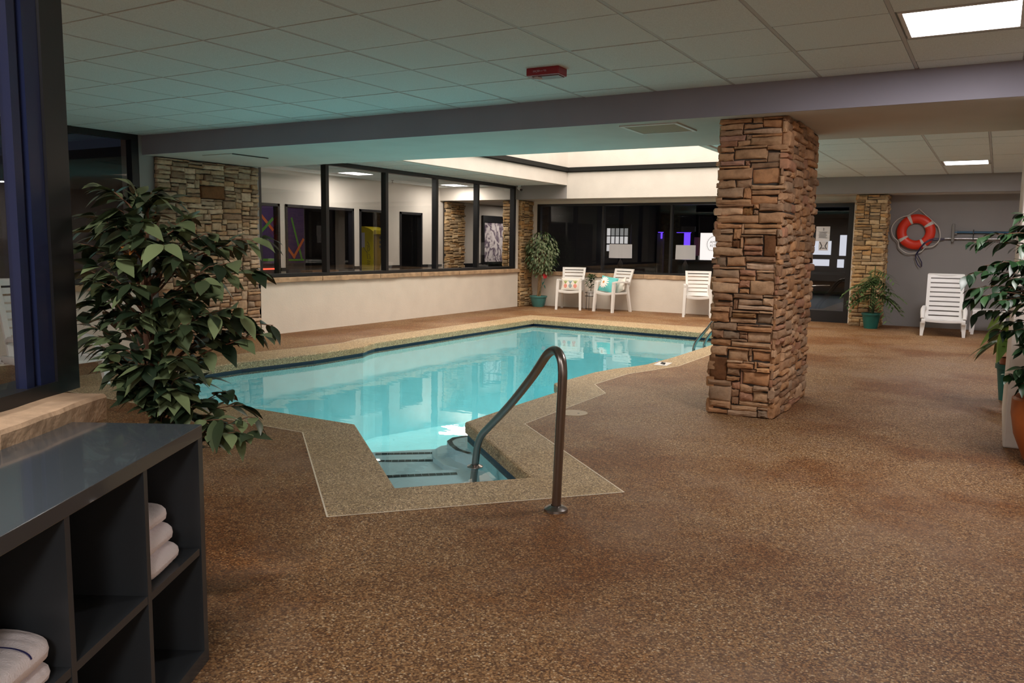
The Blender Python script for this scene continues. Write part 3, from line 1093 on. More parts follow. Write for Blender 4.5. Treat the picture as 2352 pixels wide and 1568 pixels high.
def build_windows():
    # window_1: five panes above the white half wall
    mb = MB()
    z0, z1 = 0.852, 2.655
    fx0, fx1 = X0 - 0.11, X0 - 0.005
    ys = [8.46, 9.87, 11.355, 12.85, 14.29, 15.77]
    for k, y in enumerate(ys):
        hw = 0.035 if 0 < k < 5 else 0.045
        mb.box(fx0, y - hw, z0, fx1, y + hw, z1)
    for a, b in zip(ys[:-1], ys[1:]):
        mb.box(fx0 + 0.001, a, z0, fx1 - 0.001, b, z0 + 0.05)
        mb.box(fx0 + 0.001, a, z1 - 0.06, fx1 - 0.001, b, z1)
    fr = struct(mb.build('window_1', M['black']), 'black framed row of five hall windows over the white half wall', 'window')
    for a, b in zip(ys[:-1], ys[1:]):
        g = MB()
        x = X0 - 0.06
        g.add([(x, a, z0 + 0.04), (x, b, z0 + 0.04), (x, b, z1 - 0.04), (x, a, z1 - 0.04)], [(0, 1, 2, 3)])
        g.build('pane', M['glass'], fr)
    sill('window_sill', (8.40, 15.93), (X0, 0, 0), (0, 1, 0), (1, 0, 0), 0.775, 0.85, fr, seed=3)
    # window_2: dark windows nearer the viewer on the left wall
    mb = MB()
    ys = [-4.1, -2.0, 0.3, 2.4, 4.45, 6.50]
    for k, y in enumerate(ys):
        hw = 0.045 if k < 5 else 0.055
        mb.box(fx0, y - hw, z0, fx1, y + hw, ZC - 0.005)
    for a, b in zip(ys[:-1], ys[1:]):
        mb.box(fx0 + 0.001, a, z0, fx1 - 0.001, b, z0 + 0.05)
        mb.box(fx0 + 0.001, a, ZC - 0.07, fx1 - 0.001, b, ZC - 0.005)
    fr = struct(mb.build('window_2', M['black']), 'black framed dark windows left of the big ficus', 'window')
    for a, b in zip(ys[:-1], ys[1:]):
        g = MB()
        x = X0 - 0.06
        g.add([(x, a, z0 + 0.04), (x, b, z0 + 0.04), (x, b, ZC - 0.05), (x, a, ZC - 0.05)], [(0, 1, 2, 3)])
        g.build('pane', M['glass'], fr)
    sill('window_sill', (-4.1, 6.56), (X0, 0, 0), (0, 1, 0), (1, 0, 0), 0.775, 0.85, fr, seed=4)
    # window_3: dark far windows
    mb = MB()
    z0, z1 = 0.79, 2.30
    xs = [-9.08, -7.485, -5.93, -4.7, -3.74]
    y0, y1 = YW + 0.0, YW + 0.1
    for k, x in enumerate(xs):
        hw = 0.022 if 0 < k < 4 else 0.04
        mb.box(x - hw, y0, z0, x + hw, y1, z1)
    for a, b in zip(xs[:-1], xs[1:]):
        mb.box(a, y0 + 0.001, z0, b, y1 - 0.001, z0 + 0.04)
        mb.box(a, y0 + 0.001, z1 - 0.05, b, y1 - 0.001, z1)
    fr = struct(mb.build('window_3', M['black']), 'black framed dark windows on the far wall', 'window')
    for a, b in zip(xs[:-1], xs[1:]):
        g = MB()
        y = YW + 0.05
        g.add([(a, y, z0 + 0.03), (b, y, z0 + 0.03), (b, y, z1 - 0.03), (a, y, z1 - 0.03)], [(0, 1, 2, 3)])
        g.build('pane', M['glass'], fr)
    sill('window_sill', (X0 + 0.05, -3.7), (0, YW, 0), (1, 0, 0), (0, -1, 0), 0.70, 0.79, fr, seed=5, prot=0.03)


build_windows()

# near partition on the left, turned towards the viewer
TH = math.radians(29)
PD = Vector((-math.sin(TH), math.cos(TH), 0))
PN = Vector((math.cos(TH), math.sin(TH), 0))


def build_partition():
    def at(s, off, z):
        return PD * s + PN * off + Vector((0, 0, z))
    S0 = -3.2
    mb = MB()
    mb.obox(at(S0, -1.80, 0), PD, PN, (0, 0, 1), 2.76 - S0, 0.24, 0.775)
    struct(mb.build('wall_partition', M['white_wall']), 'low wall below the black framed partition window', 'wall')
    fr = MB()
    fr.obox(at(2.752, -1.79, 0.86), PD, PN, (0, 0, 1), 0.133, 0.15, ZC - 0.86 - 0.004)
    fr.obox(at(S0, -1.79, 0.86), PD, PN, (0, 0, 1), 2.78 - S0, 0.15, 0.045)
    fr.obox(at(S0, -1.79, ZC - 0.1), PD, PN, (0, 0, 1), 2.78 - S0, 0.15, 0.096)
    for s in (0.9, -1.1, -3.2):
        fr.obox(at(s, -1.79, 0.9), PD, PN, (0, 0, 1), 0.12, 0.15, ZC - 1.0)
    o = struct(fr.build('window_4', M['black']), 'black post and frame of the partition window at the left edge', 'window')
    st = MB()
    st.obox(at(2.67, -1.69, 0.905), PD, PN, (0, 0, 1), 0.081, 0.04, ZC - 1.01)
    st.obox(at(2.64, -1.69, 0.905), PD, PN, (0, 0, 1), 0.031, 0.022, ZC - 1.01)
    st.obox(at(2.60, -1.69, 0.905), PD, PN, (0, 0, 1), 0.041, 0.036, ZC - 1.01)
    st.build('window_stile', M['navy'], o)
    g = MB()
    g.add([at(1.0, -1.68, 0.9), at(2.605, -1.68, 0.9), at(2.605, -1.68, ZC - 0.09), at(1.0, -1.68, ZC - 0.09)], [(0, 1, 2, 3)])
    g.build('pane', M['glass'], o)
    g = MB()
    g.add([at(S0, -1.72, 0.9), at(0.92, -1.72, 0.9), at(0.92, -1.72, ZC - 0.09), at(S0, -1.72, ZC - 0.09)], [(0, 1, 2, 3)])
    g.build('pane', M['glass'], o)
    sill('window_sill', (S0, 2.78), at(0, -1.56, 0), PD, PN, 0.775, 0.862, o, depth=0.34, prot=0.07, seed=9)


build_partition()


# ------------------------------------------------------------------ rooms behind the glass
def build_hall():
    XB = -11.3
    ops = [(9.0, 10.80), (10.94, 12.80), (12.97, 13.82), (14.29, 15.10)]
    zt = 2.06
    mb = MB()
    edges = [8.3] + [v for o in ops for v in o] + [15.84]
    for k in range(0, len(edges), 2):
        mb.box(XB - 0.12, edges[k], 0, XB, edges[k + 1], zt)
    mb.box(XB - 0.12, 8.3, zt, XB, 15.84, ZC + 0.1)
    mb.box(XB - 0.12, 15.84, 0, XB, 24.0, 2.9)
    struct(mb.build('wall_hall', M['hall_wall']), 'cream hall wall with dark openings behind the left windows', 'wall')
    mb = MB()
    mb.box(XB - 0.12, 24.0, 0, X0, 24.1, 2.9)
    struct(mb.build('wall_hall_end', M['hall_wall']))
    mb = MB()
    mb.box(XB - 0.12, 8.28, 0, X0 - 0.16, 8.42, 2.9)
    struct(mb.build('wall_light_stop', M['hall_wall']))  # added wall that stops hall light reaching behind the dark windows
    mb = MB()
    mb.box(XB - 5, 4, -0.05, X0 - 0.1, 24, -0.002)
    struct(mb.build('floor_hall', M['hall_floor']))
    mb = MB()
    mb.box(XB, YH + 0.1, ZH + 0.001, X0 - 0.02, 24, ZH + 0.2)
    struct(mb.build('ceiling_passage', M['hall_wall']))
    # black frames in the openings
    for i, (a, b) in enumerate(ops):
        m = MB()
        t = 0.05
        m.box(XB - 0.10, a, 0.0, XB + 0.015, a + t, zt)
        m.box(XB - 0.10, b - t, 0.0, XB + 0.015, b, zt)
        m.box(XB - 0.10, a, zt - t, XB + 0.015, b, zt)
        d = struct(m.build('door_%d' % (i + 2), M['black']))
        g = MB()
        g.add([(XB - 0.05, a, 0), (XB - 0.05, b, 0), (XB - 0.05, b, zt), (XB - 0.05, a, zt)], [(0, 1, 2, 3)])
        g.build('pane', M['glass'], d)
    # black bumper rail on the hall wall
    m = MB()
    for k in range(0, len(edges), 2):
        m.box(XB, edges[k], 0.84, XB + 0.03, edges[k + 1], 0.90)
    m.box(XB, 16.75, 0.80, XB + 0.03, 24, 0.9)
    struct(m.build('trim_4', M['black']))
    # arcade behind the openings
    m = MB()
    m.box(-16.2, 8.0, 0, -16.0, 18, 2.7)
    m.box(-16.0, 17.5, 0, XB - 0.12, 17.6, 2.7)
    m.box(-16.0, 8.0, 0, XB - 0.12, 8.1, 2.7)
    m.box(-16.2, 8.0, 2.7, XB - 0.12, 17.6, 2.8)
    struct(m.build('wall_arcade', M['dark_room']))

    def panel(y0, y1, z0, z1, lines, label):
        r = thing('arcade_panel', label, 'panel', (-12.9, 0, 0))
        p = MB()
        p.box(-0.06, y0, z0, 0.0, y1, z1)
        p.build('board', M['purple_paint'], r)
        for li_, (ya, za, yb, zb, wd, mm) in enumerate(lines):
            off = 0.004 + 0.003 * li_
            a, b = Vector((off, ya, za)), Vector((off, yb, zb))
            d = (b - a).normalized()
            nn = Vector((0, -d.z, d.y)) * wd / 2
            q = MB()
            q.add([a - nn, b - nn, b + nn, a + nn], [(0, 1, 2, 3)])
            q.build('stripe', M[mm], r)
        lg = MB()
        lg.box(-0.06, y0, 0, 0, y1, z0)
        lg.build('plinth', M['dark_room'], r)
    panel(10.9, 12.16, 0.93, 2.15, [(11.80, 1.93, 12.15, 1.60, 0.06, 'orange_neon'), (12.15, 1.85, 11.82, 1.57, 0.06, 'green_neon'), (11.4, 1.0, 12.15, 1.0, 0.05, 'green_neon')],
          'purple panel crossed by a green and an orange stripe, behind the leftmost pane')
    panel(12.45, 13.03, 0.93, 2.08, [(12.66, 1.88, 12.95, 0.99, 0.05, 'green_neon'), (12.53, 1.26, 12.74, 1.03, 0.06, 'orange_neon'), (12.69, 1.03, 13.0, 1.44, 0.06, 'orange_neon'), (12.50, 0.99, 13.0, 0.99, 0.04, 'green_neon')],
          'purple panel with an orange V and green stripes, left of the yellow cabinet')
    b = MB()
    b.box(-12.88, 11.5, 0.80, -12.82, 12.14, 0.83)
    tag(b.build('light_bar', M['red_neon']), 'glowing red bar low in the dark game room', 'light')
    # yellow cabinet
    r = thing('game_cabinet', 'yellow cabinet with black line drawing in the dark game room', 'cabinet', (-12.3, 14.30, 0))
    m = MB()
    prof = [(-0.12, 0.0), (0.24, 0.0), (0.24, 1.63), (0.18, 1.67), (0.08, 1.71), (-0.02, 1.735), (-0.12, 1.74)]
    n = len(prof)
    m.add([(x, 0.0, z) for x, z in prof] + [(x, 0.50, z) for x, z in prof], [tuple(reversed(range(n))), tuple(range(n, 2 * n))] + [(k, (k + 1) % n, n + (k + 1) % n, n + k) for k in range(n)])
    m.build('cabinet_body', M['yellow'], r)
    m = MB()
    m.box(0.24, 0.02, 0.0, 0.27, 0.50, 1.56)
    m.build('front_panel', plain('ochre_side', (0.16, 0.10, 0.012), 0.5), r)
    m = MB()
    m.box(0.24, 0.02, 1.565, 0.30, 0.52, 1.665, 0.01)
    m.build('top_band', M['yellow'], r)
    m = MB()
    for k in range(3):
        m.box(0.271, 0.18, 1.26 + k * 0.10, 0.273, 0.34, 1.32 + k * 0.10)
    m.build('dark_marks', M['ink'], r)
    m = MB()
    for pts in ([(-0.02, 1.40), (0.05, 1.36), (0.10, 1.25), (0.08, 1.20)], [(-0.04, 1.32), (0.03, 1.30), (-0.02, 1.20), (0.06, 1.19)],
                [(-0.20, 1.28), (-0.10, 1.20), (-0.03, 1.16)], [(-0.03, 1.18), (-0.02, 1.02), (0.12, 1.02), (0.10, 1.08)], [(0.04, 1.12), (0.10, 1.10)],
                [(-0.04, 0.97), (0.12, 0.96)], [(-0.03, 0.93), (0.11, 0.92)], [(-0.04, 0.89), (0.10, 0.89)]):
        m.tube([(0.085 + x * 0.62, -0.003, z) for x, z in pts], 0.005, 5)
    m.build('line_drawing', M['ink'], r)
    m = MB()
    m.box(-0.11, -0.003, 1.27, 0.0, -0.001, 1.60)
    m.build('notice', M['paper'], r)
    # orange bench end in the game room
    m = MB()
    m.box(-12.75, 12.75, 0.72, -12.4, 13.55, 0.78)
    m.box(-12.72, 12.78, 0, -12.66, 12.84, 0.72)
    m.box(-12.72, 13.46, 0, -12.66, 13.52, 0.72)
    tag(m.build('bench', plain('tan_wood', (0.20, 0.10, 0.04), 0.5)), 'low tan bench in front of the striped purple panel', 'bench')
    # picture on the hall wall
    r = thing('framed_picture', 'dark framed marbled print on the hall wall beyond the stone pier', 'picture', (XB + 0.002, 18.3, 1.48))
    m = MB()
    w, h, t = 0.70, 0.62, 0.07
    m.box(0, -w, -h, 0.05, -w + t, h)
    m.box(0, w - t, -h, 0.05, w, h)
    m.box(0, -w + t, -h, 0.05, w - t, -h + t)
    m.box(0, -w + t, h - t * 2.4, 0.05, w - t, h)
    m.build('frame', M['black'], r)
    m = MB()
    m.box(0.002, -w + t, -h + t, 0.02, w - t, h - t * 2.4)
    m.build('print', M['picture'], r)
    # sprinkler
    r = MB()
    r.lathe([(0.03, 0), (0.03, -0.01), (0.008, -0.015), (0.008, -0.05), (0.022, -0.055), (0.022, -0.06), (0.0, -0.06)], (-10.9, 13.55, ZC), 12)
    tag(r.build('sprinkler', M['pale_ink']), 'small fire sprinkler hanging from the hall ceiling', 'sprinkler')


build_hall()
area('hall_lamp', (-10.45, 12.0, ZC - 0.02), 0.55, 0.55, 26, (1, 0.92, 0.82))
area('hall_lamp', (-10.45, 15.25, ZC - 0.02), 0.55, 0.55, 24, (1, 0.92, 0.82))
area('arcade_fill', (-12.0, 11.8, 2.6), 0.5, 1.5, 7, (0.9, 0.85, 1.0))  # unseen fill lamp added to brighten the striped panels
area('arcade_fill', (-11.75, 14.3, 2.6), 0.3, 0.5, 4, (1.0, 0.95, 0.85))  # unseen fill lamp added to brighten the yellow cabinet
area('hall_lamp', (-10.3, 18.3, ZH - 0.02), 0.5, 0.5, 26, (1, 0.90, 0.80))  # added lamp without a fixture, brightens the passage past the header


def build_lobby():
    m = MB()
    y0, y1 = YW + 0.15, 27.0
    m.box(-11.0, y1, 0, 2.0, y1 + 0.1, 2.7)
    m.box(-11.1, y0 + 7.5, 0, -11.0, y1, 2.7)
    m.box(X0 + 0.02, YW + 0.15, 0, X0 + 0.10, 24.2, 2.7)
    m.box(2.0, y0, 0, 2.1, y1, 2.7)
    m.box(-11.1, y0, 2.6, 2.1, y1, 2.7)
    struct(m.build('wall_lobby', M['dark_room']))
    m = MB()
    m.box(-11.1, YW + 0.15, -0.05, 2.1, y1, -0.002)
    struct(m.build('floor_lobby', M['dark_floor']))

    def lamp(x, y, label, z0=1.085, z1=1.425, r0=0.285, r1=0.28):
        r = thing('table_lamp', label, 'lamp', (x, y, 0), 0)
        s = MB()
        s.lathe([(r0, z0), (r1, z1), (r1 - 0.004, z1), (r0 - 0.004, z0)], (0, 0, 0), 36)
        s.build('lamp_shade', M['shade'], r, True)
        s = MB()
        s.lathe([(0.0, 0.72), (0.11, 0.72), (0.11, 0.74), (0.03, 0.76), (0.06, 0.86), (0.07, 0.94), (0.03, 1.02), (0.012, 1.05), (0.012, 1.16), (0, 1.16)], (0, 0, 0), 20)
        s.build('lamp_base', M['wire'], r, True)
        t = MB()
        t.box(x - 0.35, y - 0.3, 0.68, x + 0.35, y + 0.3, 0.72, 0.01)
        for sx in (-1, 1):
            for sy in (-1, 1):
                t.box(x + sx * 0.3 - 0.02, y + sy * 0.25 - 0.02, 0, x + sx * 0.3 + 0.02, y + sy * 0.25 + 0.02, 0.68)
        tag(t.build('lamp_table', M['dark_floor']), 'dark side table under ' + label.split(',')[0].replace('pale ', 'the pale '), 'table')
    lamp(-8.09, 19.0, 'pale drum lamp shade in front of the gridded street window, behind the far windows')
    lamp(-6.42, 19.0, 'pale drum lamp shade beside the purple light, behind the far windows', r0=0.235, r1=0.23)
    # gridded street window at the back
    r = thing('street_window', 'bright gridded window far behind the pale lamp shade', 'window', (-8.76, 20.3, 0))
    for i in range(5):
        for j in range(3):
            p = MB()
            xa = -0.29 + i * 0.126
            z = (1.24, 1.445, 1.655)[j]
            p.box(xa, 0.0, z, xa + 0.092, 0.01, z + (0.17, 0.185, 0.19)[j])
            p.build('pane', M['daypane2'] if j == 2 and i > 0 else M['daypane'], r)
    p = MB()
    p.box(-0.36, 0.02, 1.1, 0.38, 0.06, 1.95)
    p.build('window_frame', M['black'], r)
    # lit sign board with a wreath
    r = thing('lit_sign', 'glowing white sign board with a grey wreath and lettering, behind the far windows', 'sign', (-7.03, 22.0, 0))
    p = MB()
    p.box(0, 0, 1.03, 1.15, 0.05, 1.765)
    p.build('board', M['signlight'], r)
    cx, cz, R = 0.42, 1.46, 0.22
    wr = MB()
    for k in range(20):
        a = math.radians(95 + k * 6.9)
        x, z = cx + R * math.cos(a), cz + R * math.sin(a)
        x2, z2 = cx + R * math.cos(a + 0.12), cz + R * math.sin(a + 0.12)
        wr.tube([(x, -0.004, z), (x2, -0.004, z2)], 0.0025, 4)
        for s in (-1, 1):
            b = a + s * 0.9 + 0.6
            wr.tube([(x, -0.004, z), (x + 0.045 * math.cos(b), -0.004, z + 0.045 * math.sin(b))], [0.0035, 0.001], 4)
    wr.tube([(0.29, -0.004, 1.31), (0.33, -0.004, 1.285), (0.36, -0.004, 1.305), (0.39, -0.004, 1.28), (0.45, -0.004, 1.295)], 0.005, 4)
    wr.build('wreath', M['wreath_ink'], r)
    text('lettering', 'AMB', 0.105, M['wreath_ink'], r, (0.372, -0.006, 1.515), (math.pi / 2, 0, 0))
    text('lettering', 'KIT', 0.105, M['wreath_ink'], r, (0.355, -0.006, 1.42), (math.pi / 2, 0, 0))
    # purple lit column and its small lamps
    r = thing('light_column', 'glowing purple light strip beside the lamp shade', 'light', (-7.43, 22.05, 0))
    p = MB()
    p.box(-0.08, 0, 0.98, 0.08, 0.06, 1.76)
    p.build('glow_strip', M['purple'], r)
    p = MB()
    p.box(-0.84, 0, 1.765, -0.70, 0.06, 1.785)
    p.box(-0.30, 0, 1.765, 0.1, 0.06, 1.78)
    p.box(-0.76, 0, 1.60, -0.72, 0.03, 1.76)
    p.build('glow_edge', M['purple'], r)
    p = MB()
    p.box(-0.16, -0.02, 1.80, 0.22, 0.08, 1.94)
    p.build('cap_box', M['pale_ink'], r)
    p = MB()
    p.box(-0.9, 0.1, 0.0, -0.72, 0.2, 1.74)
    p.build('side_jamb', M['brush'], r)
    # counter with small tools on top
    r = thing('service_counter', 'dark service counter below the glowing sign', 'counter', (-6.6, 21.6, 0))
    p = MB()
    p.box(-1.1, -0.3, 0, 1.2, 0.3, 1.0, 0.01)
    p.build('counter_body', M['dark_room'], r)
    p = MB()
    p.box(-1.15, -0.35, 1.0, 1.25, 0.35, 1.04)
    p.build('counter_top', M['black'], r)
    p = MB()
    p.box(-0.40, 21.4 - 21.6, 1.04, -0.28, -0.1, 1.15, 0.01)
    p.v = [(x - 6.6, y + 21.6, z) for x, y, z in p.v]
    tag(p.build('pen_cup', M['black']), 'black cup of pens on the dark counter', 'cup')
    p = MB()
    p.box(-6.30, 21.35, 1.04, -6.24, 21.45, 1.17, 0.005)
    p.box(-6.40, 21.37, 1.10, -6.30, 21.43, 1.12)
    p.box(-6.42, 21.35, 1.04, -6.22, 21.47, 1.055)
    tag(p.build('tap_fitting', M['black']), 'small black fitting standing in front of the glowing sign', 'fitting')
    p = MB()
    p.box(-7.30, 22.3, 0.7, -6.98, 22.34, 1.65)
    tag(p.build('wood_screen', plain('brown_screen', (0.12, 0.04, 0.015), 0.6)), 'brown panel between the purple strip and the glowing sign', 'panel')
    # bright windows seen through the glass door
    r = thing('entrance_window', 'bright white windows with dark bars seen through the glass door', 'window', (-4.55, 26.5, 0))
    for (xa, xb, za, zb) in ((-0.55, 0.16, 1.20, 1.62), (0.40, 0.59, 1.18, 1.80), (0.64, 0.71, 1.18, 1.80), (0.83, 1.09, 1.2, 1.80),
                             (-0.55, 0.13, 0.86, 1.06), (0.36, 0.55, 0.82, 1.07), (0.61, 0.68, 0.82, 1.07), (0.79, 1.06, 0.82, 1.07)):
        p = MB()
        p.box(xa, 0, za, xb, 0.02, zb)
        p.build('pane', M['brightpane'], r)
    p = MB()
    p.box(-0.8, 0.03, 0.7, 1.3, 0.06, 2.0)
    p.build('window_frame', M['black'], r)


build_lobby()


# ------------------------------------------------------------------ glass door
def build_door():
    m = MB()
    y0, y1 = YW - 0.09, YW - 0.04
    xa, xb, h = -3.36, -2.358, 2.24
    m.box(xa, y0, 0.0, xa + 0.09, y1, h)
    m.box(xb - 0.09, y0, 0.0, xb, y1, h)
    m.box(xa + 0.09, y0, h - 0.07, xb - 0.09, y1, h)
    m.box(xa + 0.09, y0, 0.0, xb - 0.09, y1, 0.22)
    m.box(xa + 0.09, y0, 0.90, xb - 0.09, y1, 0.95)
    d = struct(m.build('door_1', M['black']), 'black framed glass door right of the stone column', 'door')
    g = MB()
    y = YW - 0.065
    g.add([(xa + 0.08, y, 0.2), (xb - 0.08, y, 0.2), (xb - 0.08, y, h - 0.06), (xa + 0.08, y, h - 0.06)], [(0, 1, 2, 3)])
    g.build('pane', M['dark_glass'], d)
    g = MB()
    g.tube([(-3.2, y0 - 0.03, 0.66), (-2.95, y0 - 0.05, 0.69), (-2.7, y0 - 0.03, 0.70)], 0.008, 8)
    g.build('door_handle', M['steel'], d)
    # notices taped on the glass
    r = thing('paper_notice', 'wrinkled paper notice with lines of text taped on the glass door', 'notice', (-2.89, YW - 0.075, 1.67))
    p = MB()
    p.grid(lambda u, v: ((u - 0.5) * 0.25, -0.006 * abs(math.sin(v * 9 + u * 2)), (v - 0.5) * 0.275), 8, 14)
    p.build('sheet', M['paper'], r)
    text('lettering', '2', 0.06, M['ink'], r, (0.01, -0.012, 0.085), (math.pi / 2, 0, 0))
    p = MB()
    for k in range(7):
        p.box(-0.075 + 0.01 * (k % 2), -0.0105, 0.03 - k * 0.018, 0.08 - 0.012 * (k % 3), -0.0095, 0.036 - k * 0.018)
    p.build('text_lines', M['pale_ink'], r)
    r = thing('paper_notice', 'small sheet with a dark drawing below the wrinkled notice on the door', 'notice', (-2.87, YW - 0.075, 1.44))
    p = MB()
    p.box(-0.085, -0.002, -0.085, 0.085, 0, 0.09)
    p.build('sheet', M['paper'], r)
    p = MB()
    for sx in (-1, 1):
        p.tube([(sx * 0.065, -0.005, 0.075), (sx * 0.03, -0.005, 0.0), (sx * 0.06, -0.005, -0.06)], 0.008, 5)
    p.tube([(-0.03, -0.005, -0.04), (0.03, -0.005, -0.04)], 0.006, 5)
    p.build('drawing', M['ink'], r)


build_door()


# ------------------------------------------------------------------ leaves and plants
def leaf(mb, p, d, L, W, up=Vector((0, 0, 1)), fold=0.25, droop=0.25, shade=0.3, edge=False, rr=rnd):
    d = d.normalized()
    side = d.cross(up)
    if side.length < 1e-3:
        side = Vector((1, 0, 0))
    side.normalize()
    nrm = side.cross(d).normalized()
    n = 7
    prof = [0.0, 0.52, 0.86, 1.0, 0.92, 0.68, 0.34, 0.0]
    vs = []
    for i in range(n + 1):
        t = i / n
        q = p + d * (L * t) - Vector((0, 0, 1)) * (droop * L * t * t)
        wv = W * 0.5 * prof[i]
        lift = nrm * (fold * wv)
        vs += [q - side * wv + lift, q, q + side * wv + lift]
    fs, cs = [], []
    for i in range(n):
        a, b = i * 3, (i + 1) * 3
        fs += [(a, a + 1, b + 1, b), (a + 1, a + 2, b + 2, b + 1)]
    if edge:
        # pale margin: an outer strip on each side
        for i in range(n):
            for s in (0, 2):
                pass
    mb.col = (shade, 0.0, 0.0)
    mb.add(vs, fs)
    if edge:
        mb.col = (shade, 1.0, 0.0)
        e = []
        for i in range(n + 1):
            k = i * 3
            for s in (0, 2):
                e.append(Vector(vs[k + 1]).lerp(Vector(vs[k + s]), 0.60) + nrm * 0.0012)
                e.append(Vector(vs[k + s]) + nrm * 0.0012)
        fs2 = []
        for i in range(n):
            a, b = i * 4, (i + 1) * 4
            fs2 += [(a, a + 1, b + 1, b), (a + 2, a + 3, b + 3, b + 2)]
        mb.add(e, fs2)
    mb.col = None


def branch_pts(p0, p1, sag=0.12, n=6, rr=rnd):
    p0, p1 = Vector(p0), Vector(p1)
    L = (p1 - p0).length
    out = []
    for i in range(n + 1):
        t = i / n
        q = p0.lerp(p1, t)
        q.z += sag * L * 4 * t * (1 - t)
        if 0 < i < n:
            q += Vector((rr.uniform(-1, 1), rr.uniform(-1, 1), rr.uniform(-1, 1))) * 0.02 * L
        out.append(q)
    return out


def leafy_branches(fol, wood, trunk, targets, L, W, per, rr, r0=0.006, lo=-0.5, light=(0.0, 1.0), start=0.3, drop=0.15):
    """branches from the trunk polyline out to each target with alternate leaves"""
    tr = [Vector(p) for p in trunk]
    zmin, zmax = tr[0].z, tr[-1].z

    def on_trunk(z):
        z = max(zmin, min(zmax, z))
        for a, b in zip(tr[:-1], tr[1:]):
            if a.z <= z <= b.z:
                return a.lerp(b, (z - a.z) / max(1e-6, b.z - a.z))
        return tr[-1]
    for t in targets:
        t = Vector(t)
        dist = (Vector((t.x, t.y)) - Vector((tr[0].x, tr[0].y))).length
        b0 = on_trunk(t.z - drop - 0.15 * dist + rr.uniform(-0.05, 0.05))
        pts = branch_pts(b0, t, 0.13, 7, rr)
        wood.tube(pts, [r0 * (1 - 0.75 * i / 7) for i in range(8)], 5)
        for k in range(per):
            f = start + (1 - start) * (k + rr.random() * 0.6) / per
            f = min(0.999, f)
            i = int(f * 7)
            q = pts[i].lerp(pts[i + 1], f * 7 - i)
            d = (pts[min(7, i + 1)] - pts[i]).normalized()
            a = rr.choice((-1, 1)) * rr.uniform(0.5, 1.2)
            hd = Vector((d.x * math.cos(a) - d.y * math.sin(a), d.x * math.sin(a) + d.y * math.cos(a), d.z + rr.uniform(lo, 0.25)))
            up = Vector((rr.uniform(-0.5, 0.5), rr.uniform(-0.5, 0.5), 1))
            s = rr.uniform(0.72, 1.15)
            sh = rr.random() ** 2.2
            leaf(fol, q, hd, L * s, W * s, up, 0.16, rr.uniform(0.1, 0.55), light[0] + (light[1] - light[0]) * sh, rr=rr)


def pot(name, prof, mat, parent, soil_r, soil_z):
    m = MB()
    m.lathe(prof, (0, 0, 0), 40)
    m.build(name, mat, parent, True)
    s = MB()
    s.disc((0, 0, soil_z), soil_r)
    s.build('soil', M['soil'], parent)


F1 = [(-2.93, 1.92, 1.59), (-2.94, 2.04, 1.61), (-2.69, 1.95, 1.57), (-2.8, 2.12, 1.56), (-2.7, 1.82, 1.5), (-2.98, 1.88, 1.49), (-2.91, 1.79, 1.38), (-3.08, 1.91, 1.27), (-3.17, 2.0, 1.44), (-2.64, 2.08, 1.48), (-2.49, 2.04, 1.38), (-2.54, 2.24, 1.38), (-2.5, 2.33, 1.41), (-2.48, 2.27, 1.28), (-2.41, 2.08, 1.32), (-2.54, 2.11, 1.25), (-2.41, 1.95, 1.26), (-2.44, 1.88, 1.34), (-2.46, 1.82, 1.38), (-2.52, 1.79, 1.41), (-2.65, 1.76, 1.33), (-2.83, 1.82, 1.24), (-2.55, 1.75, 1.25), (-2.97, 1.83, 1.08), (-3.01, 1.91, 0.99), (-2.99, 1.95, 0.93), (-2.82, 1.85, 0.92), (-2.75, 1.85, 0.88), (-2.61, 1.87, 0.88), (-2.52, 1.90, 0.86), (-2.54, 1.94, 0.84), (-2.55, 2.05, 0.88), (-2.52, 2.12, 0.82), (-2.42, 2.11, 0.78), (-2.36, 2.14, 0.73), (-2.34, 2.08, 0.68), (-2.36, 2.02, 0.7), (-2.39, 1.99, 0.75), (-2.67, 2.1, 0.93), (-2.57, 2.17, 1.03), (-2.49, 2.23, 1.05), (-2.42, 2.27, 1.07), (-2.39, 2.22, 1.04), (-2.44, 2.15, 1.12), (-2.45, 2.03, 1.13), (-2.49, 1.94, 1.1), (-2.49, 1.88, 1.08), (-2.46, 1.86, 1.2), (-2.51, 2.0, 1.18), (-2.56, 1.79, 1.14), (-2.62, 1.79, 1.01), (-2.46, 1.88, 0.98), (-2.48, 1.88, 0.91)]


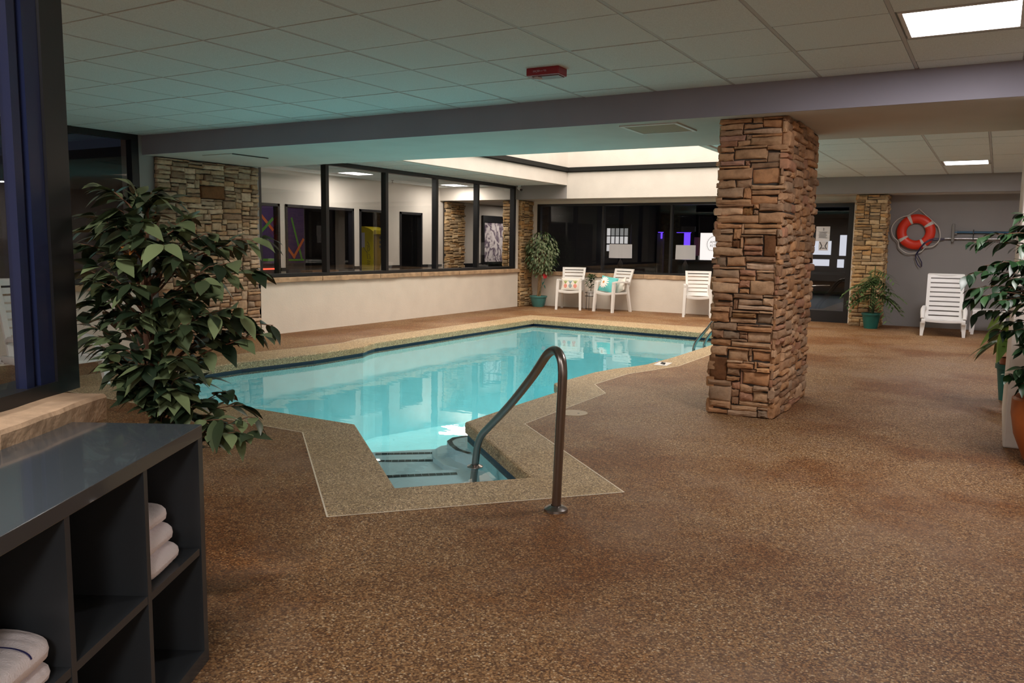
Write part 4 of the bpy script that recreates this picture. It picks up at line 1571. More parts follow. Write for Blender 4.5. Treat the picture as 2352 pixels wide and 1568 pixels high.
def big_ficus():
    rr = random.Random(5)
    bx, by = -2.80, 2.02
    r = thing('potted_ficus', 'large dark leaved ficus tree behind the grey towel shelf', 'potted plant', (bx, by, 0))
    off = Vector((bx, by, 0))
    pot('pot', [(0.0, 0.0), (0.09, 0.0), (0.115, 0.24), (0.125, 0.24), (0.125, 0.27), (0.11, 0.27), (0.105, 0.23), (0, 0.23)], M['green_pot'], r, 0.107, 0.24)
    tr = [(-2.79, 2.02, 0.24), (-2.75, 1.99, 0.6), (-2.73, 1.96, 0.82), (-2.745, 1.955, 1.0), (-2.77, 1.97, 1.25), (-2.78, 1.98, 1.40), (-2.78, 1.99, 1.48)]
    tr = [Vector(p) - off for p in tr]
    wood, fol = MB(), MB()
    wood.tube(tr, [0.028, 0.026, 0.024, 0.022, 0.019, 0.014, 0.007], 10)
    tg = [Vector(p) - off for p in F1]
    tg += [Vector(p) - off for p in [(-3.05, 1.95, 1.22), (-3.1, 2.0, 1.08), (-3.0, 1.9, 1.15), (-2.98, 1.88, 1.02), (-3.06, 1.98, 1.34), (-2.6, 1.9, 0.80), (-2.5, 1.96, 0.80), (-2.68, 1.84, 0.84),
                                     (-2.78, 1.84, 0.95), (-2.62, 1.84, 0.95), (-2.70, 1.82, 1.46), (-2.60, 1.84, 1.46), (-2.84, 1.86, 1.46), (-2.56, 1.98, 1.44), (-2.50, 2.06, 1.42), (-2.90, 1.84, 1.30)]]
    leafy_branches(fol, wood, tr, tg, 0.095, 0.051, 17, rr, 0.005, -0.9, (0.0, 1.0), start=0.22)
    ex = []
    for k in range(16):
        a, q = rr.choice(tg), rr.choice(tg)
        f = rr.uniform(0.3, 0.7)
        e = a.lerp(q, f) * 1.0
        if abs(a.z - q.z) < 0.35:
            ex.append(e)
    leafy_branches(fol, wood, tr, ex, 0.095, 0.05, 10, rr, 0.005, -0.9, (0.0, 0.8), start=0.2)
    wood.build('trunk', M['bark'], r, True)
    fol.build('foliage', M['leaf'], r, True)
    ds = MB()
    c = Vector((-2.72, 1.89, 1.36)) - off
    for k in range(26):
        q = c + Vector((rr.gauss(0, 0.03), rr.gauss(0, 0.015), rr.gauss(0, 0.012)))
        leaf(ds, q, Vector((rr.uniform(-1, 1), rr.uniform(-1, 1), rr.uniform(-0.5, 0.8))), 0.035, 0.018)
    ds.build('dried_moss', M['dry'], r)


big_ficus()

F2 = [(-0.13, 6.95, 1.49), (-0.2, 7.02, 1.45), (0.09, 7.21, 1.58), (0.12, 7.12, 1.67), (0.14, 6.98, 1.45), (0.02, 6.9, 1.32), (-0.08, 6.95, 1.29), (-0.2, 6.87, 1.21), (-0.17, 6.87, 1.11), (-0.07, 6.81, 1.07), (-0.19, 6.91, 1.03), (-0.12, 7.0, 0.93), (0.02, 6.74, 1.05), (0.08, 6.74, 1.21), (0.13, 6.84, 1.33), (0.08, 6.87, 0.89), (0.14, 6.78, 0.84), (0.03, 6.95, 0.82), (0.16, 6.7, 1.03), (0.19, 6.79, 0.71), (0.16, 6.87, 0.55), (0.13, 6.97, 0.5), (0.21, 6.89, 0.45), (0.15, 7.18, 1.13), (0.25, 7.26, 1.33), (0.33, 7.27, 1.0), (0.34, 7.22, 1.45), (0.43, 7.34, 1.13), (0.34, 7.12, 0.69), (0.22, 7.17, 1.64), (-0.02, 7.09, 1.19), (0.05, 7.24, 1.11)]


def right_ficus():
    rr = random.Random(15)
    bx, by = 0.42, 6.28
    r = thing('potted_ficus', 'glossy green ficus in an orange terracotta pot by the white pillar', 'potted plant', (bx, by, 0))
    off = Vector((bx, by, 0))
    pot('pot', [(0.0, 0.0), (0.15, 0.0), (0.19, 0.05), (0.25, 0.2), (0.275, 0.34), (0.275, 0.44), (0.262, 0.455), (0.25, 0.44), (0.245, 0.36), (0.0, 0.36)], M['terra'], r, 0.247, 0.39)
    cam = Vector((0, 0, H))
    tg = []
    for p in F2:
        q = cam + (Vector(p) - cam) * 0.885
        tg.append(q - off)
    tr = [Vector((0, 0, 0.38)), Vector((0.0, 0.0, 0.8)), Vector((-0.03, 0.01, 1.15)), Vector((-0.02, 0.0, 1.5))]
    wood, fol = MB(), MB()
    wood.tube(tr, [0.024, 0.021, 0.016, 0.008], 10)
    leafy_branches(fol, wood, tr, tg, 0.085, 0.047, 24, rr, 0.005, -0.9, (0.0, 0.6), start=0.25, drop=0.05)
    extra = [(rr.gauss(0.05, 0.15), rr.gauss(0.02, 0.10) - 0.05, rr.uniform(0.75, 1.75)) for _ in range(16)]
    leafy_branches(fol, wood, tr, extra, 0.085, 0.047, 14, rr, 0.005, -0.9, (0.0, 0.8))
    wood.build('trunk', M['bark'], r, True)
    fol.build('foliage', M['leafg'], r, True)


right_ficus()


def round_ficus():
    rr = random.Random(25)
    r = thing('potted_ficus', 'round variegated ficus tree in a teal pot in the far left corner', 'potted plant', (-8.86, 16.2, 0))
    pot('pot', [(0, 0), (0.125, 0.0), (0.15, 0.06), (0.185, 0.21), (0.20, 0.215), (0.20, 0.245), (0.182, 0.245), (0.175, 0.2), (0, 0.2)], M['teal_pot'], r, 0.178, 0.215)
    wood, fol = MB(), MB()
    for k in range(3):
        a = k * 2.1
        wood.tube([(0.03 * math.cos(a + t * 2.4) * (1 - 0.4 * t) + 0.05 * t, 0.03 * math.sin(a + t * 2.4) * (1 - 0.4 * t), 0.2 + 0.62 * t) for t in [i / 10 for i in range(11)]], 0.022, 7)
    cx, cz = 0.06, 1.17
    for k in range(60):
        th, ph = rr.uniform(0, 6.283), math.acos(rr.uniform(-0.75, 1))
        q = Vector((cx + 0.30 * math.sin(ph) * math.cos(th), 0.24 * math.sin(ph) * math.sin(th), cz + 0.40 * math.cos(ph)))
        wood.tube(branch_pts((0.05, 0, 0.82), q, 0.1, 5, rr), [0.008, 0.006, 0.005, 0.004, 0.003, 0.002], 4)
    for k in range(1250):
        th, ph = rr.uniform(0, 6.283), math.acos(rr.uniform(-0.95, 1))
        rad = rr.uniform(0.55, 1.06)
        sq = 1.0 if math.cos(ph) > 0 else 0.92
        q = Vector((cx + 0.40 * rad * sq * math.sin(ph) * math.cos(th), 0.30 * rad * math.sin(ph) * math.sin(th), cz + 0.50 * rad * math.cos(ph)))
        if q.y > 0.30:
            q.y = 0.30
        if q.x < -0.24:
            q.x = -0.24 - 0.2 * rr.random() * 0.3
        d = Vector((math.cos(th), math.sin(th), rr.uniform(-1.4, -0.1)))
        leaf(fol, q, d, rr.uniform(0.048, 0.07), rr.uniform(0.026, 0.036), Vector((rr.uniform(-.6, .6), rr.uniform(-.6, .6), 1)), 0.2, 0.5, rr.random() ** 1.5, edge=rr.random() < 0.8, rr=rr)
    wood.build('trunk', M['bark2'], r, True)
    fol.build('foliage', M['leafv'], r)
    ms = MB()
    for k in range(70):
        a = rr.uniform(0, 6.283)
        q = Vector((0.16 * math.cos(a) * rr.random() ** 0.4, 0.16 * math.sin(a) * rr.random() ** 0.4, 0.225))
        leaf(ms, q, Vector((math.cos(a), math.sin(a), rr.uniform(0, 0.5))), 0.06, 0.012)
    mo = ms.build('moss', plain('dry_moss_brown', (0.16, 0.10, 0.05), 0.9), r)
    mo['kind'] = 'stuff'
    f = MB()
    c = Vector((0.22, -0.10, 0.70))
    for k in range(7):
        a = k * 0.9
        leaf(f, c, Vector((math.cos(a), -0.4, math.sin(a))), 0.07, 0.045, Vector((0, -1, 0.2)), 0.1, 0.1)
    fl = f.build('silk_flower', M['flower'], r)
    st = MB()
    st.tube([c, c + Vector((-0.02, 0, -0.12)), c + Vector((-0.10, 0.02, -0.24)), c + Vector((-0.16, 0.06, -0.40))], 0.005, 5)
    for z in (-0.13, -0.20):
        leaf(st, c + Vector((-0.03, 0, z)), Vector((-0.7 if z > -0.15 else 0.4, 0, -0.7)), 0.08, 0.03, Vector((0, -1, 0)))
    st.build('flower_stem', M['green_pot'], fl)


round_ficus()


def parlour_palm():
    rr = random.Random(35)
    r = thing('potted_palm', 'feathery palm in a dark green pot in front of the door side stone pier', 'potted plant', (-1.86, 15.70, 0))
    pot('pot', [(0, 0), (0.11, 0), (0.15, 0.24), (0.165, 0.24), (0.165, 0.275), (0.15, 0.275), (0.145, 0.23), (0, 0.23)], M['green_pot'], r, 0.147, 0.245)
    wood, fol = MB(), MB()
    tops = []
    for k in range(4):
        a = k * 1.7
        top = Vector((0.05 * math.cos(a), 0.05 * math.sin(a), 0.72 + 0.13 * k))
        wood.tube([(0.03 * math.cos(a), 0.03 * math.sin(a), 0.23), top * 0.6 + Vector((0.01, 0, 0.1)), top], [0.012, 0.010, 0.007], 6)
        tops.append(top)
    for k in range(30):
        t = tops[k % 4] * rr.uniform(0.7, 1.0)
        a = k * 2.4 + rr.uniform(-0.3, 0.3)
        if math.sin(a) > 0.55:
            a = -a
        L = rr.uniform(0.34, 0.50)
        rise = rr.uniform(0.0, 0.55)
        pts = []
        for i in range(9):
            f = i / 8
            pts.append(t + Vector((math.cos(a) * L * f, math.sin(a) * L * f * 0.75, L * (rise * f - 0.75 * f * f))))
        wood.tube(pts, [0.004 * (1 - 0.6 * i / 8) for i in range(9)], 4)
        d0 = Vector((math.cos(a), math.sin(a), 0))
        sd = Vector((-math.sin(a), math.cos(a), 0))
        for i in range(2, 9):
            for sgn in (-1, 1):
                leaf(fol, pts[i], (sd * sgn + d0 * 0.7 + Vector((0, 0, -0.25))), 0.17 * (1 - 0.45 * abs(i - 4) / 5), 0.032, Vector((0, 0, 1)), 0.15, 0.3, rr.random(), rr=rr)
    wood.build('stems', M['leafp'], r, True)
    fol.build('fronds', M['leafp'], r)


parlour_palm()


def dieffenbachia():
    rr = random.Random(45)
    r = thing('potted_dumb_cane', 'yellow green mottled broad leaf plant in a dark pot behind the white pillar', 'potted plant', (0.20, 8.95, 0))
    pot('pot', [(0, 0), (0.10, 0), (0.135, 0.30), (0.15, 0.30), (0.15, 0.345), (0.135, 0.345), (0.13, 0.3), (0, 0.3)], M['green_pot'], r, 0.132, 0.33)
    rim = MB()
    rim.lathe([(0.112, 0.40), (0.118, 0.33), (0.105, 0.33), (0.1, 0.40)], (0, 0, 0), 24)
    rim.build('inner_pot', M['terra'], r, True)
    wood, fol = MB(), MB()
    for k in range(15):
        a = 2.2 + k * 2.4
        hgt = rr.uniform(0.5, 0.85)
        d = Vector((math.cos(a), math.sin(a), 0))
        p1 = Vector((0, 0, 0.33)) + d * 0.07 + Vector((0, 0, hgt - 0.33))
        wood.tube([(0, 0, 0.33), d * 0.02 + Vector((0, 0, hgt * 0.6)), p1], [0.012, 0.01, 0.006], 6)
        leaf(fol, p1, d + Vector((0, 0, 0.15)), rr.uniform(0.28, 0.38), 0.12, Vector((0, 0, 1)), 0.2, rr.uniform(0.5, 0.9), rr.random(), edge=False, rr=rr)
        for q in range(6):
            f = rr.uniform(0.2, 0.8)
            c = p1 + d * (0.3 * f) + Vector((rr.uniform(-0.02, 0.02), rr.uniform(-0.02, 0.02), 0.045 * f - 0.20 * f * f + 0.012))
            fol.col = (1, 1, 0)
            s = 0.014
            fol.add([c + Vector((-s, -s, 0)), c + Vector((s, -s, 0)), c + Vector((s, s, -0.004)), c + Vector((-s, s, -0.004))], [(0, 1, 2, 3)])
            fol.col = None
    # two leaves that reach round the pillar edge
    for tgt, w in (((-0.27, -0.25, 0.60), 0.12), ((-0.10, -0.20, 0.52), 0.13), ((-0.16, -0.12, 0.80), 0.12)):
        t = Vector(tgt)
        b = Vector((-0.02, 0, 0.75))
        leaf(fol, b, t - b + Vector((0, 0, 0.12)), 0.38, w, Vector((0, 0, 1)), 0.2, 0.55, 0.9, rr=rr)
    wood.build('stems', M['leafd'], r, True)
    fol.build('foliage', M['leafd'], r)


dieffenbachia()


# ------------------------------------------------------------------ white plastic chairs
def make_chair(label):
    r = thing('plastic_chair', label, 'chair', (0, 0, 0), 0, 'white plastic armchairs by the far wall')
    m = MB()

    def seat(u, v):
        x = (u - 0.5) * (0.47 - 0.03 * v)
        y = -0.25 + 0.46 * v
        z = 0.42 - 0.022 * math.sin(math.pi * u) - 0.02 * v + 0.01 * (1 - v)
        return (x, y, z)
    m.grid(seat, 12, 10)
    m.grid(lambda u, v: (seat(1 - u, v)[0], seat(u, v)[1], seat(u, v)[2] - 0.022), 12, 10)
    m.grid(lambda u, v: (seat(u, 0)[0], -0.25 - 0.004 * math.sin(v * 3.1), seat(u, 0)[2] - 0.055 * (1 - v)), 12, 2)
    m.box(-0.235, -0.25, 0.37, -0.21, 0.20, 0.415, 0.006)
    m.box(0.21, -0.25, 0.37, 0.235, 0.20, 0.415, 0.006)
    m.build('seat', M['plastic'], r, True)
    # back: two stiles, top rail and slats, leaning back
    b = MB()

    def bp(x, z, th=0.0):
        t = (z - 0.40) / 0.50
        return Vector((x * (1 + 0.16 * t), 0.20 + 0.17 * t - 0.035 * (1 - (x / 0.22) ** 2) * -1 + th, z))
    zs = [0.40 + 0.5 * k / 10 for k in range(11)]
    for s in (-1, 1):
        pts = [bp(s * 0.205, z) for z in zs]
        vs, fs = [], []
        for p in pts:
            for dx, dy in ((-0.024, -0.012), (0.024, -0.012), (0.024, 0.016), (-0.024, 0.016)):
                vs.append(p + Vector((dx, dy, 0)))
        for i in range(10):
            for q in range(4):
                q2 = (q + 1) % 4
                fs.append((i * 4 + q, i * 4 + q2, (i + 1) * 4 + q2, (i + 1) * 4 + q))
        fs += [(3, 2, 1, 0), (40, 41, 42, 43)]
        b.add(vs, fs)
    bands = [(0.40, 0.475), (0.492, 0.55), (0.567, 0.625), (0.642, 0.70), (0.717, 0.775), (0.792, 0.835), (0.852, 0.90)]
    for z0, z1 in bands:
        for th, fl in ((-0.008, False), (0.008, True)):
            b.grid(lambda u, v, z0=z0, z1=z1, th=th, fl=fl: bp(((u if not fl else 1 - u) - 0.5) * 0.40, z0 + (z1 - z0) * v, th), 10, 1)
        b.grid(lambda u, v, z1=z1: bp((u - 0.5) * 0.40, z1, -0.008 + 0.016 * v), 10, 1)
        b.grid(lambda u, v, z0=z0: bp((0.5 - u) * 0.40, z0, -0.008 + 0.016 * v), 10, 1)
    b.build('backrest', M['plastic'], r, True)
    for s in (-1, 1):
        a = MB()
        pts = [(s * 0.245, -0.27, 0.625), (s * 0.262, -0.16, 0.64), (s * 0.262, 0.02, 0.635), (s * 0.25, 0.16, 0.625), (s * 0.235, 0.25, 0.62)]
        vs, fs = [], []
        for p in pts:
            for dx, dz in ((-0.026, 0.0), (-0.02, 0.014), (0.02, 0.014), (0.026, 0.0), (0.022, -0.022), (-0.022, -0.022)):
                vs.append((p[0] + dx, p[1], p[2] + dz))
        for i in range(4):
            for q in range(6):
                q2 = (q + 1) % 6
                fs.append((i * 6 + q, (i + 1) * 6 + q, (i + 1) * 6 + q2, i * 6 + q2))
        fs += [tuple(range(6)), tuple(reversed([24 + q for q in range(6)]))]
        a.add(vs, fs)
        a.build('armrest', M['plastic'], r, True)
        for (x0, y0, x1, y1, zt) in ((0.262, -0.285, 0.245, -0.235, 0.62), (0.25, 0.30, 0.225, 0.18, 0.63)):
            l = MB()
            vs, fs = [], []
            n = 6
            for i in range(n + 1):
                t = i / n
                x = s * (x0 + (x1 - x0) * t)
                y = y0 + (y1 - y0) * t
                hw = 0.028 + 0.006 * t
                for dx, dy in ((-1, -1), (1, -1), (1, 1), (-1, 1)):
                    vs.append((x + dx * hw * 0.85, y + dy * hw * 0.85, zt * t))
            for i in range(n):
                for q in range(4):
                    q2 = (q + 1) % 4
                    fs.append((i * 4 + q, i * 4 + q2, (i + 1) * 4 + q2, (i + 1) * 4 + q))
            fs += [(3, 2, 1, 0), tuple(n * 4 + q for q in range(4))]
            l.add(vs, fs)
            l.build('leg', M['plastic'], r)
    return r


ch = make_chair('white plastic armchair holding the pineapple cushion')
ch.location = (-7.98, 16.06, 0)
ch.rotation_euler[2] = math.radians(16)
c2 = copy_tree(ch)
c2['label'] = 'white plastic armchair turned aside and holding the aqua flower cushion'
c2.location = (-6.98, 16.02, 0)
c2.rotation_euler[2] = math.radians(-18)
c3 = copy_tree(ch)
c3['label'] = 'empty white plastic armchair nearest the stone column'
c3.location = (-5.14, 16.05, 0)
c3.rotation_euler[2] = math.radians(18)


# cushions -------------------------------------------------------------
def cushion(name, label, w, h, t, mat, loc, rot):
    r = thing(name, label, 'cushion', loc)
    r.rotation_euler = rot

    def surf(u, v, s):
        x, z = (u - 0.5) * 2, (v - 0.5) * 2
        e = max(0.0, (1 - abs(x) ** 2.2)) ** 0.5 * max(0.0, (1 - abs(z) ** 2.2)) ** 0.5
        pin = 1 - 0.05 * (1 - abs(x) ** 2) * abs(z) ** 3
        pin2 = 1 - 0.07 * (1 - abs(z) ** 2) * abs(x) ** 3
        return Vector((x * w / 2 * pin2, -s * t * e, z * h / 2 * pin))
    m = MB()
    m.grid(lambda u, v: surf(u, v, 1), 20, 20)
    m.grid(lambda u, v: surf(1 - u, v, -1), 20, 20)
    m.build('cover', mat, r, True)

    def decal(pname, pm, polys):
        d = MB()
        lift = 0.003 if 'lattice' in pname or 'centre' in pname else 0.0
        for poly in polys:
            cu, cv = sum(p[0] for p in poly) / len(poly), sum(p[1] for p in poly) / len(poly)
            vs = [surf(cu, cv, 1) + Vector((0, -0.004 - lift, 0))] + [surf(p[0], p[1], 1) + Vector((0, -0.004 - lift, 0)) for p in poly]
            n = len(poly)
            d.add(vs, [(0, 1 + k, 1 + (k + 1) % n) for k in range(n)])
        d.build(pname, pm, r)
    return r, decal


def ell(cu, cv, ru, rv, a=0.0, n=14):
    return [(cu + ru * math.cos(t) * math.cos(a) - rv * math.sin(t) * math.sin(a), cv + ru * math.cos(t) * math.sin(a) + rv * math.sin(t) * math.cos(a))
            for t in [2 * math.pi * k / n for k in range(n)]]


r, dec = cushion('cushion', 'cream cushion printed with three pineapples on the left chair', 0.43, 0.27, 0.07, M['cush_w'], (-7.975, 16.04, 0.545), (math.radians(-14), 0, math.radians(16)))
for cu, mm in ((0.25, 'coral'), (0.5, 'slate_print'), (0.75, 'coral')):
    dec('pineapple_print', M[mm], [ell(cu, 0.31, 0.085, 0.17)])
    dec('pineapple_leaves', M['leaf_print'] if mm == 'coral' else M['slate_print'], [ell(cu + 0.045 * k, 0.66 - 0.02 * abs(k), 0.017, 0.16, -0.30 * k) for k in (-1.3, -0.45, 0.45, 1.3)])
    dec('pineapple_lattice', M['cush_w'], [ell(cu + dx, 0.31 + dz, 0.014, 0.022, 0.7) for dx in (-0.04, 0.0, 0.04) for dz in (-0.09, 0.0, 0.09)])
r, dec = cushion('cushion', 'aqua cushion with a big white daisy on the middle chair', 0.40, 0.34, 0.08, M['cush_t'], (-7.06, 15.97, 0.575), (math.radians(-20), math.radians(8), math.radians(-4)))
dec('daisy_print', M['petal'], [ell(0.30 + 0.17 * math.cos(a), 0.55 + 0.24 * math.sin(a), 0.15, 0.045, math.atan2(1.3 * math.sin(a), math.cos(a))) for a in [k * 0.4488 for k in range(14)]])
dec('daisy_centre', M['gold'], [ell(0.30, 0.55, 0.06, 0.08)])
cushion('cushion', 'white cushion tucked behind the aqua cushion on the middle chair', 0.36, 0.30, 0.06, M['cush_w'], (-6.86, 16.15, 0.545), (math.radians(-22), math.radians(-20), math.radians(-30)))


# plant stand -----------------------------------------------------------
def plant_stand():
    x, y = -7.53, 16.12
    r = thing('plant_stand', 'thin dark wire plant stand between two white chairs', 'plant stand', (x, y, 0), 0.3)
    t = MB()
    for z in (0.30, 0.375):
        t.tube([(0.125 * math.cos(k * 0.2618), 0.125 * math.sin(k * 0.2618), z) for k in range(24)], 0.005, 6, closed=True)
    for k in range(5):
        t.tube([(-0.11 + 0.055 * k, -0.1, 0.30), (-0.11 + 0.055 * k, 0.1, 0.30)], 0.003, 5)
    t.lathe([(0.0, 0.298), (0.115, 0.298), (0.115, 0.302), (0, 0.302)], (0, 0, 0), 20)
    t.build('ring_top', M['wire'], r)
    for k in range(3):
        a = k * 2.094 + 0.4
        l = MB()
        l.tube([(0.125 * math.cos(a), 0.125 * math.sin(a), 0.38), (0.125 * math.cos(a), 0.125 * math.sin(a), 0.03), (0.125 * math.cos(a), 0.125 * math.sin(a), 0.0)], [0.005, 0.005, 0.012], 7)
        l.build('leg', M['wire'], r)
    p = thing('potted_plant', 'small bushy green plant in a white pot on the wire stand', 'potted plant', (x, y, 0.302))
    pot('pot', [(0, 0), (0.06, 0), (0.075, 0.10), (0.08, 0.11), (0.07, 0.11), (0.065, 0.09), (0, 0.09)], M['plastic'], p, 0.067, 0.1)
    rr = random.Random(55)
    w, f = MB(), MB()
    w.tube([(0, 0, 0.1), (0.005, 0, 0.25), (0, 0, 0.42)], [0.008, 0.007, 0.004], 6)
    for k in range(85):
        z = 0.15 + 0.30 * (k / 84) ** 0.8
        a = k * 2.4
        L = 0.12 if z > 0.22 else 0.10
        leaf(f, Vector((0, 0, z)) + Vector((math.cos(a), math.sin(a), 0.3)) * rr.uniform(0.01, 0.06), Vector((math.cos(a), math.sin(a), rr.uniform(0.0, 0.7))), L, 0.06, Vector((0, 0, 1)), 0.2, 0.3, rr.random() ** 1.5, rr=rr)
    w.build('stem', M['bark'], p)
    f.build('foliage', M['leafg'], p)


plant_stand()


# ------------------------------------------------------------------ loungers and side tables
def make_lounger(label):
    r = thing('lounge_chair', label, 'lounge chair', (0, 0, 0), 0, 'white slatted plastic lounge chairs')
    # local: front of seat at y = 0, back towards +y; width along x
    s = MB()
    s.grid(lambda u, v: ((u - 0.5) * 0.58, 0.0 + 0.70 * v, 0.265 - 0.03 * math.sin(math.pi * u) * (0.4 + 0.6 * v) - 0.02 * v), 10, 8)
    s.grid(lambda u, v: ((0.5 - u) * 0.58, 0.0 + 0.70 * v, 0.235 - 0.03 * math.sin(math.pi * u) * (0.4 + 0.6 * v) - 0.02 * v), 10, 8)
    s.grid(lambda u, v: ((u - 0.5) * 0.58, 0.0, 0.235 + 0.03 * v - 0.012 * math.sin(math.pi * u)), 10, 1)
    for q in (-1, 1):
        s.box(q * 0.29 - 0.03, -0.03, 0.20, q * 0.29 + 0.03, 0.75, 0.27, 0.01)
    s.build('seat', M['plastic'], r, True)
    b = MB()

    def bp(x, t, th=0.0):
        return Vector((x, 0.66 + 0.24 * t + 0.02 * (1 - (x / 0.25) ** 2) + th, 0.22 + 0.76 * t))
    n = 9
    for q in (-1, 1):
        pts = [bp(q * 0.255, i / 10) for i in range(11)]
        vs, fs = [], []
        for p in pts:
            for dx, dy in ((-0.026, -0.016), (0.026, -0.016), (0.026, 0.02), (-0.026, 0.02)):
                vs.append(p + Vector((dx, dy, 0)))
        for i in range(10):
            for k in range(4):
                k2 = (k + 1) % 4
                fs.append((i * 4 + k, i * 4 + k2, (i + 1) * 4 + k2, (i + 1) * 4 + k))
        fs += [(3, 2, 1, 0), (40, 41, 42, 43)]
        b.add(vs, fs)
    edges = [0.0, 0.07, 0.165, 0.26, 0.355, 0.45, 0.545, 0.64, 0.735, 0.83, 0.905, 1.01]
    lo = 0.0
    cuts = [0.085 + 0.1025 * k for k in range(9)]
    starts = [0.0] + [c + 0.027 for c in cuts]
    ends = cuts + [1.0]
    for a, e in zip(starts, ends):
        for th, fl in ((-0.010, False), (0.010, True)):
            b.grid(lambda u, v, a=a, e=e, th=th, fl=fl: bp(((1 - u if fl else u) - 0.5) * 0.47, a + (e - a) * v, th), 10, 1)
        b.grid(lambda u, v, e=e: bp((u - 0.5) * 0.47, e, -0.01 + 0.02 * v), 10, 1)
        b.grid(lambda u, v, a=a: bp((0.5 - u) * 0.47, a, -0.01 + 0.02 * v), 10, 1)
    b.rbox(bp(0, 1.0) + Vector((0, -0.002, -0.012)), (0.28, 0.019, 0.03), 0.016)
    b.build('backrest', M['plastic'], r, True)
    for q in (-1, 1):
        a = MB()
        pts = [(q * 0.305, 0.12, 0.28), (q * 0.31, 0.16, 0.36), (q * 0.31, 0.26, 0.42), (q * 0.30, 0.45, 0.44), (q * 0.29, 0.62, 0.43), (q * 0.28, 0.68, 0.40)]
        a.tube(pts, [0.03, 0.034, 0.034, 0.032, 0.03, 0.025], 8)
        a.build('armrest', M['plastic'], r, True)
        for y0, y1 in ((0.02, 0.05), (1.15, 1.05)):
            l = MB()
            vs = []
            for t, hw in ((0, 0.022), (1, 0.038)):
                x = q * (0.305 - 0.01 * t)
                y = y0 + (y1 - y0) * t
                for dx, dy in ((-1, -1), (1, -1), (1, 1), (-1, 1)):
                    vs.append((x + dx * hw, y + dy * hw, 0.22 * t))
            l.add(vs, [(3, 2, 1, 0), (4, 5, 6, 7), (0, 1, 5, 4), (1, 2, 6, 5), (2, 3, 7, 6), (3, 0, 4, 7)])
            if y0 > 1:
                l.box(q * 0.295 - 0.025, 0.70, 0.19, q * 0.295 + 0.025, 1.10, 0.235, 0.008)
            l.build('leg', M['plastic'], r)
    return r


l1 = make_lounger('white slatted lounge chair against the grey wall')
l1.location = (-0.69, 14.93, 0)
l1.rotation_euler[2] = math.radians(3)
l2 = copy_tree(l1)
l2['label'] = 'white lounge chair glimpsed behind the big ficus at the left edge'
l2.location = (-7.35, 4.45, 0)
l2.rotation_euler[2] = math.radians(86)


def side_table(loc, label):
    r = thing('side_table', label, 'table', loc, math.radians(4), 'white plastic side tables')
    t = MB()
    t.rbox(Vector((0, 0, 0.385)), (0.24, 0.24, 0.028), 0.015)
    t.build('tabletop', M['plastic'], r, True)
    for sx in (-1, 1):
        for sy in (-1, 1):
            l = MB()
            vs = []
            for t_, hw, o in ((0, 0.022, 0.225), (0.75, 0.03, 0.215), (1, 0.045, 0.19)):
                for dx, dy in ((-1, -1), (1, -1), (1, 1), (-1, 1)):
                    vs.append((sx * o + dx * hw, sy * o + dy * hw, 0.36 * t_))
            l.add(vs, [(3, 2, 1, 0), (8, 9, 10, 11)] + [(i * 4 + k, i * 4 + (k + 1) % 4, (i + 1) * 4 + (k + 1) % 4, (i + 1) * 4 + k) for i in range(2) for k in range(4)])
            l.build('leg', M['plastic'], r)
    return r


side_table((-0.08, 15.95, 0), 'low white plastic side table right of the lounge chair')


# ------------------------------------------------------------------ life ring, poles
def life_ring():
    cx, cz, y = -1.305, 1.715, YW
    r = thing('life_ring', 'orange red life ring with white bands and rope on the grey wall', 'life ring', (cx, y - 0.06, cz))
    R, a, b = 0.235, 0.082, 0.055

    def P(t, p, k=1.0):
        rad = R + a * k * math.cos(p)
        return Vector((rad * math.cos(t), -b * k * math.sin(p), rad * math.sin(t)))
    m = MB()
    m.grid(lambda u, v: P(u * 6.28318, v * 6.28318), 56, 18)
    m.build('buoy', M['ring'], r, True)
    for deg in (115, 32, 212, 302):
        t0 = math.radians(deg)
        q = MB()
        q.grid(lambda u, v: P(t0 + (u - 0.5) * 0.20, v * 6.28318, 1.04), 4, 20)
        q.build('band', M['webbing'], r, True)
    # rope hung from a hook and looped through the bands
    m = MB()

    def pc(deg, rad, dy=-0.02):
        t = math.radians(deg)
        return Vector((rad * math.cos(t), dy, rad * math.sin(t)))
    pts = [pc(115, 0.325), Vector((0.02, 0.035, 0.41)), pc(32, 0.325), pc(10, 0.37), pc(-18, 0.41), pc(-40, 0.39), pc(-58, 0.325), pc(-75, 0.37), pc(-105, 0.40), pc(-130, 0.385),
           pc(-148, 0.33), pc(-165, 0.37), pc(178, 0.40), pc(165, 0.405), pc(148, 0.385), pc(130, 0.35)]
    fine = []
    n = len(pts)
    for i in range(n):
        p0, p1, p2, p3 = pts[i - 1], pts[i], pts[(i + 1) % n], pts[(i + 2) % n]
        sharp = i in (0, 1)
        for k in range(5):
            t = k / 5
            if sharp:
                fine.append(p1.lerp(p2, t))
            else:
                fine.append(0.5 * ((2 * p1) + (p2 - p0) * t + (2 * p0 - 5 * p1 + 4 * p2 - p3) * t * t + (3 * p1 - p0 - 3 * p2 + p3) * t ** 3))
    m.tube(fine, 0.009, 6, closed=True)
    m.build('rope', M['rope'], r, True)


life_ring()


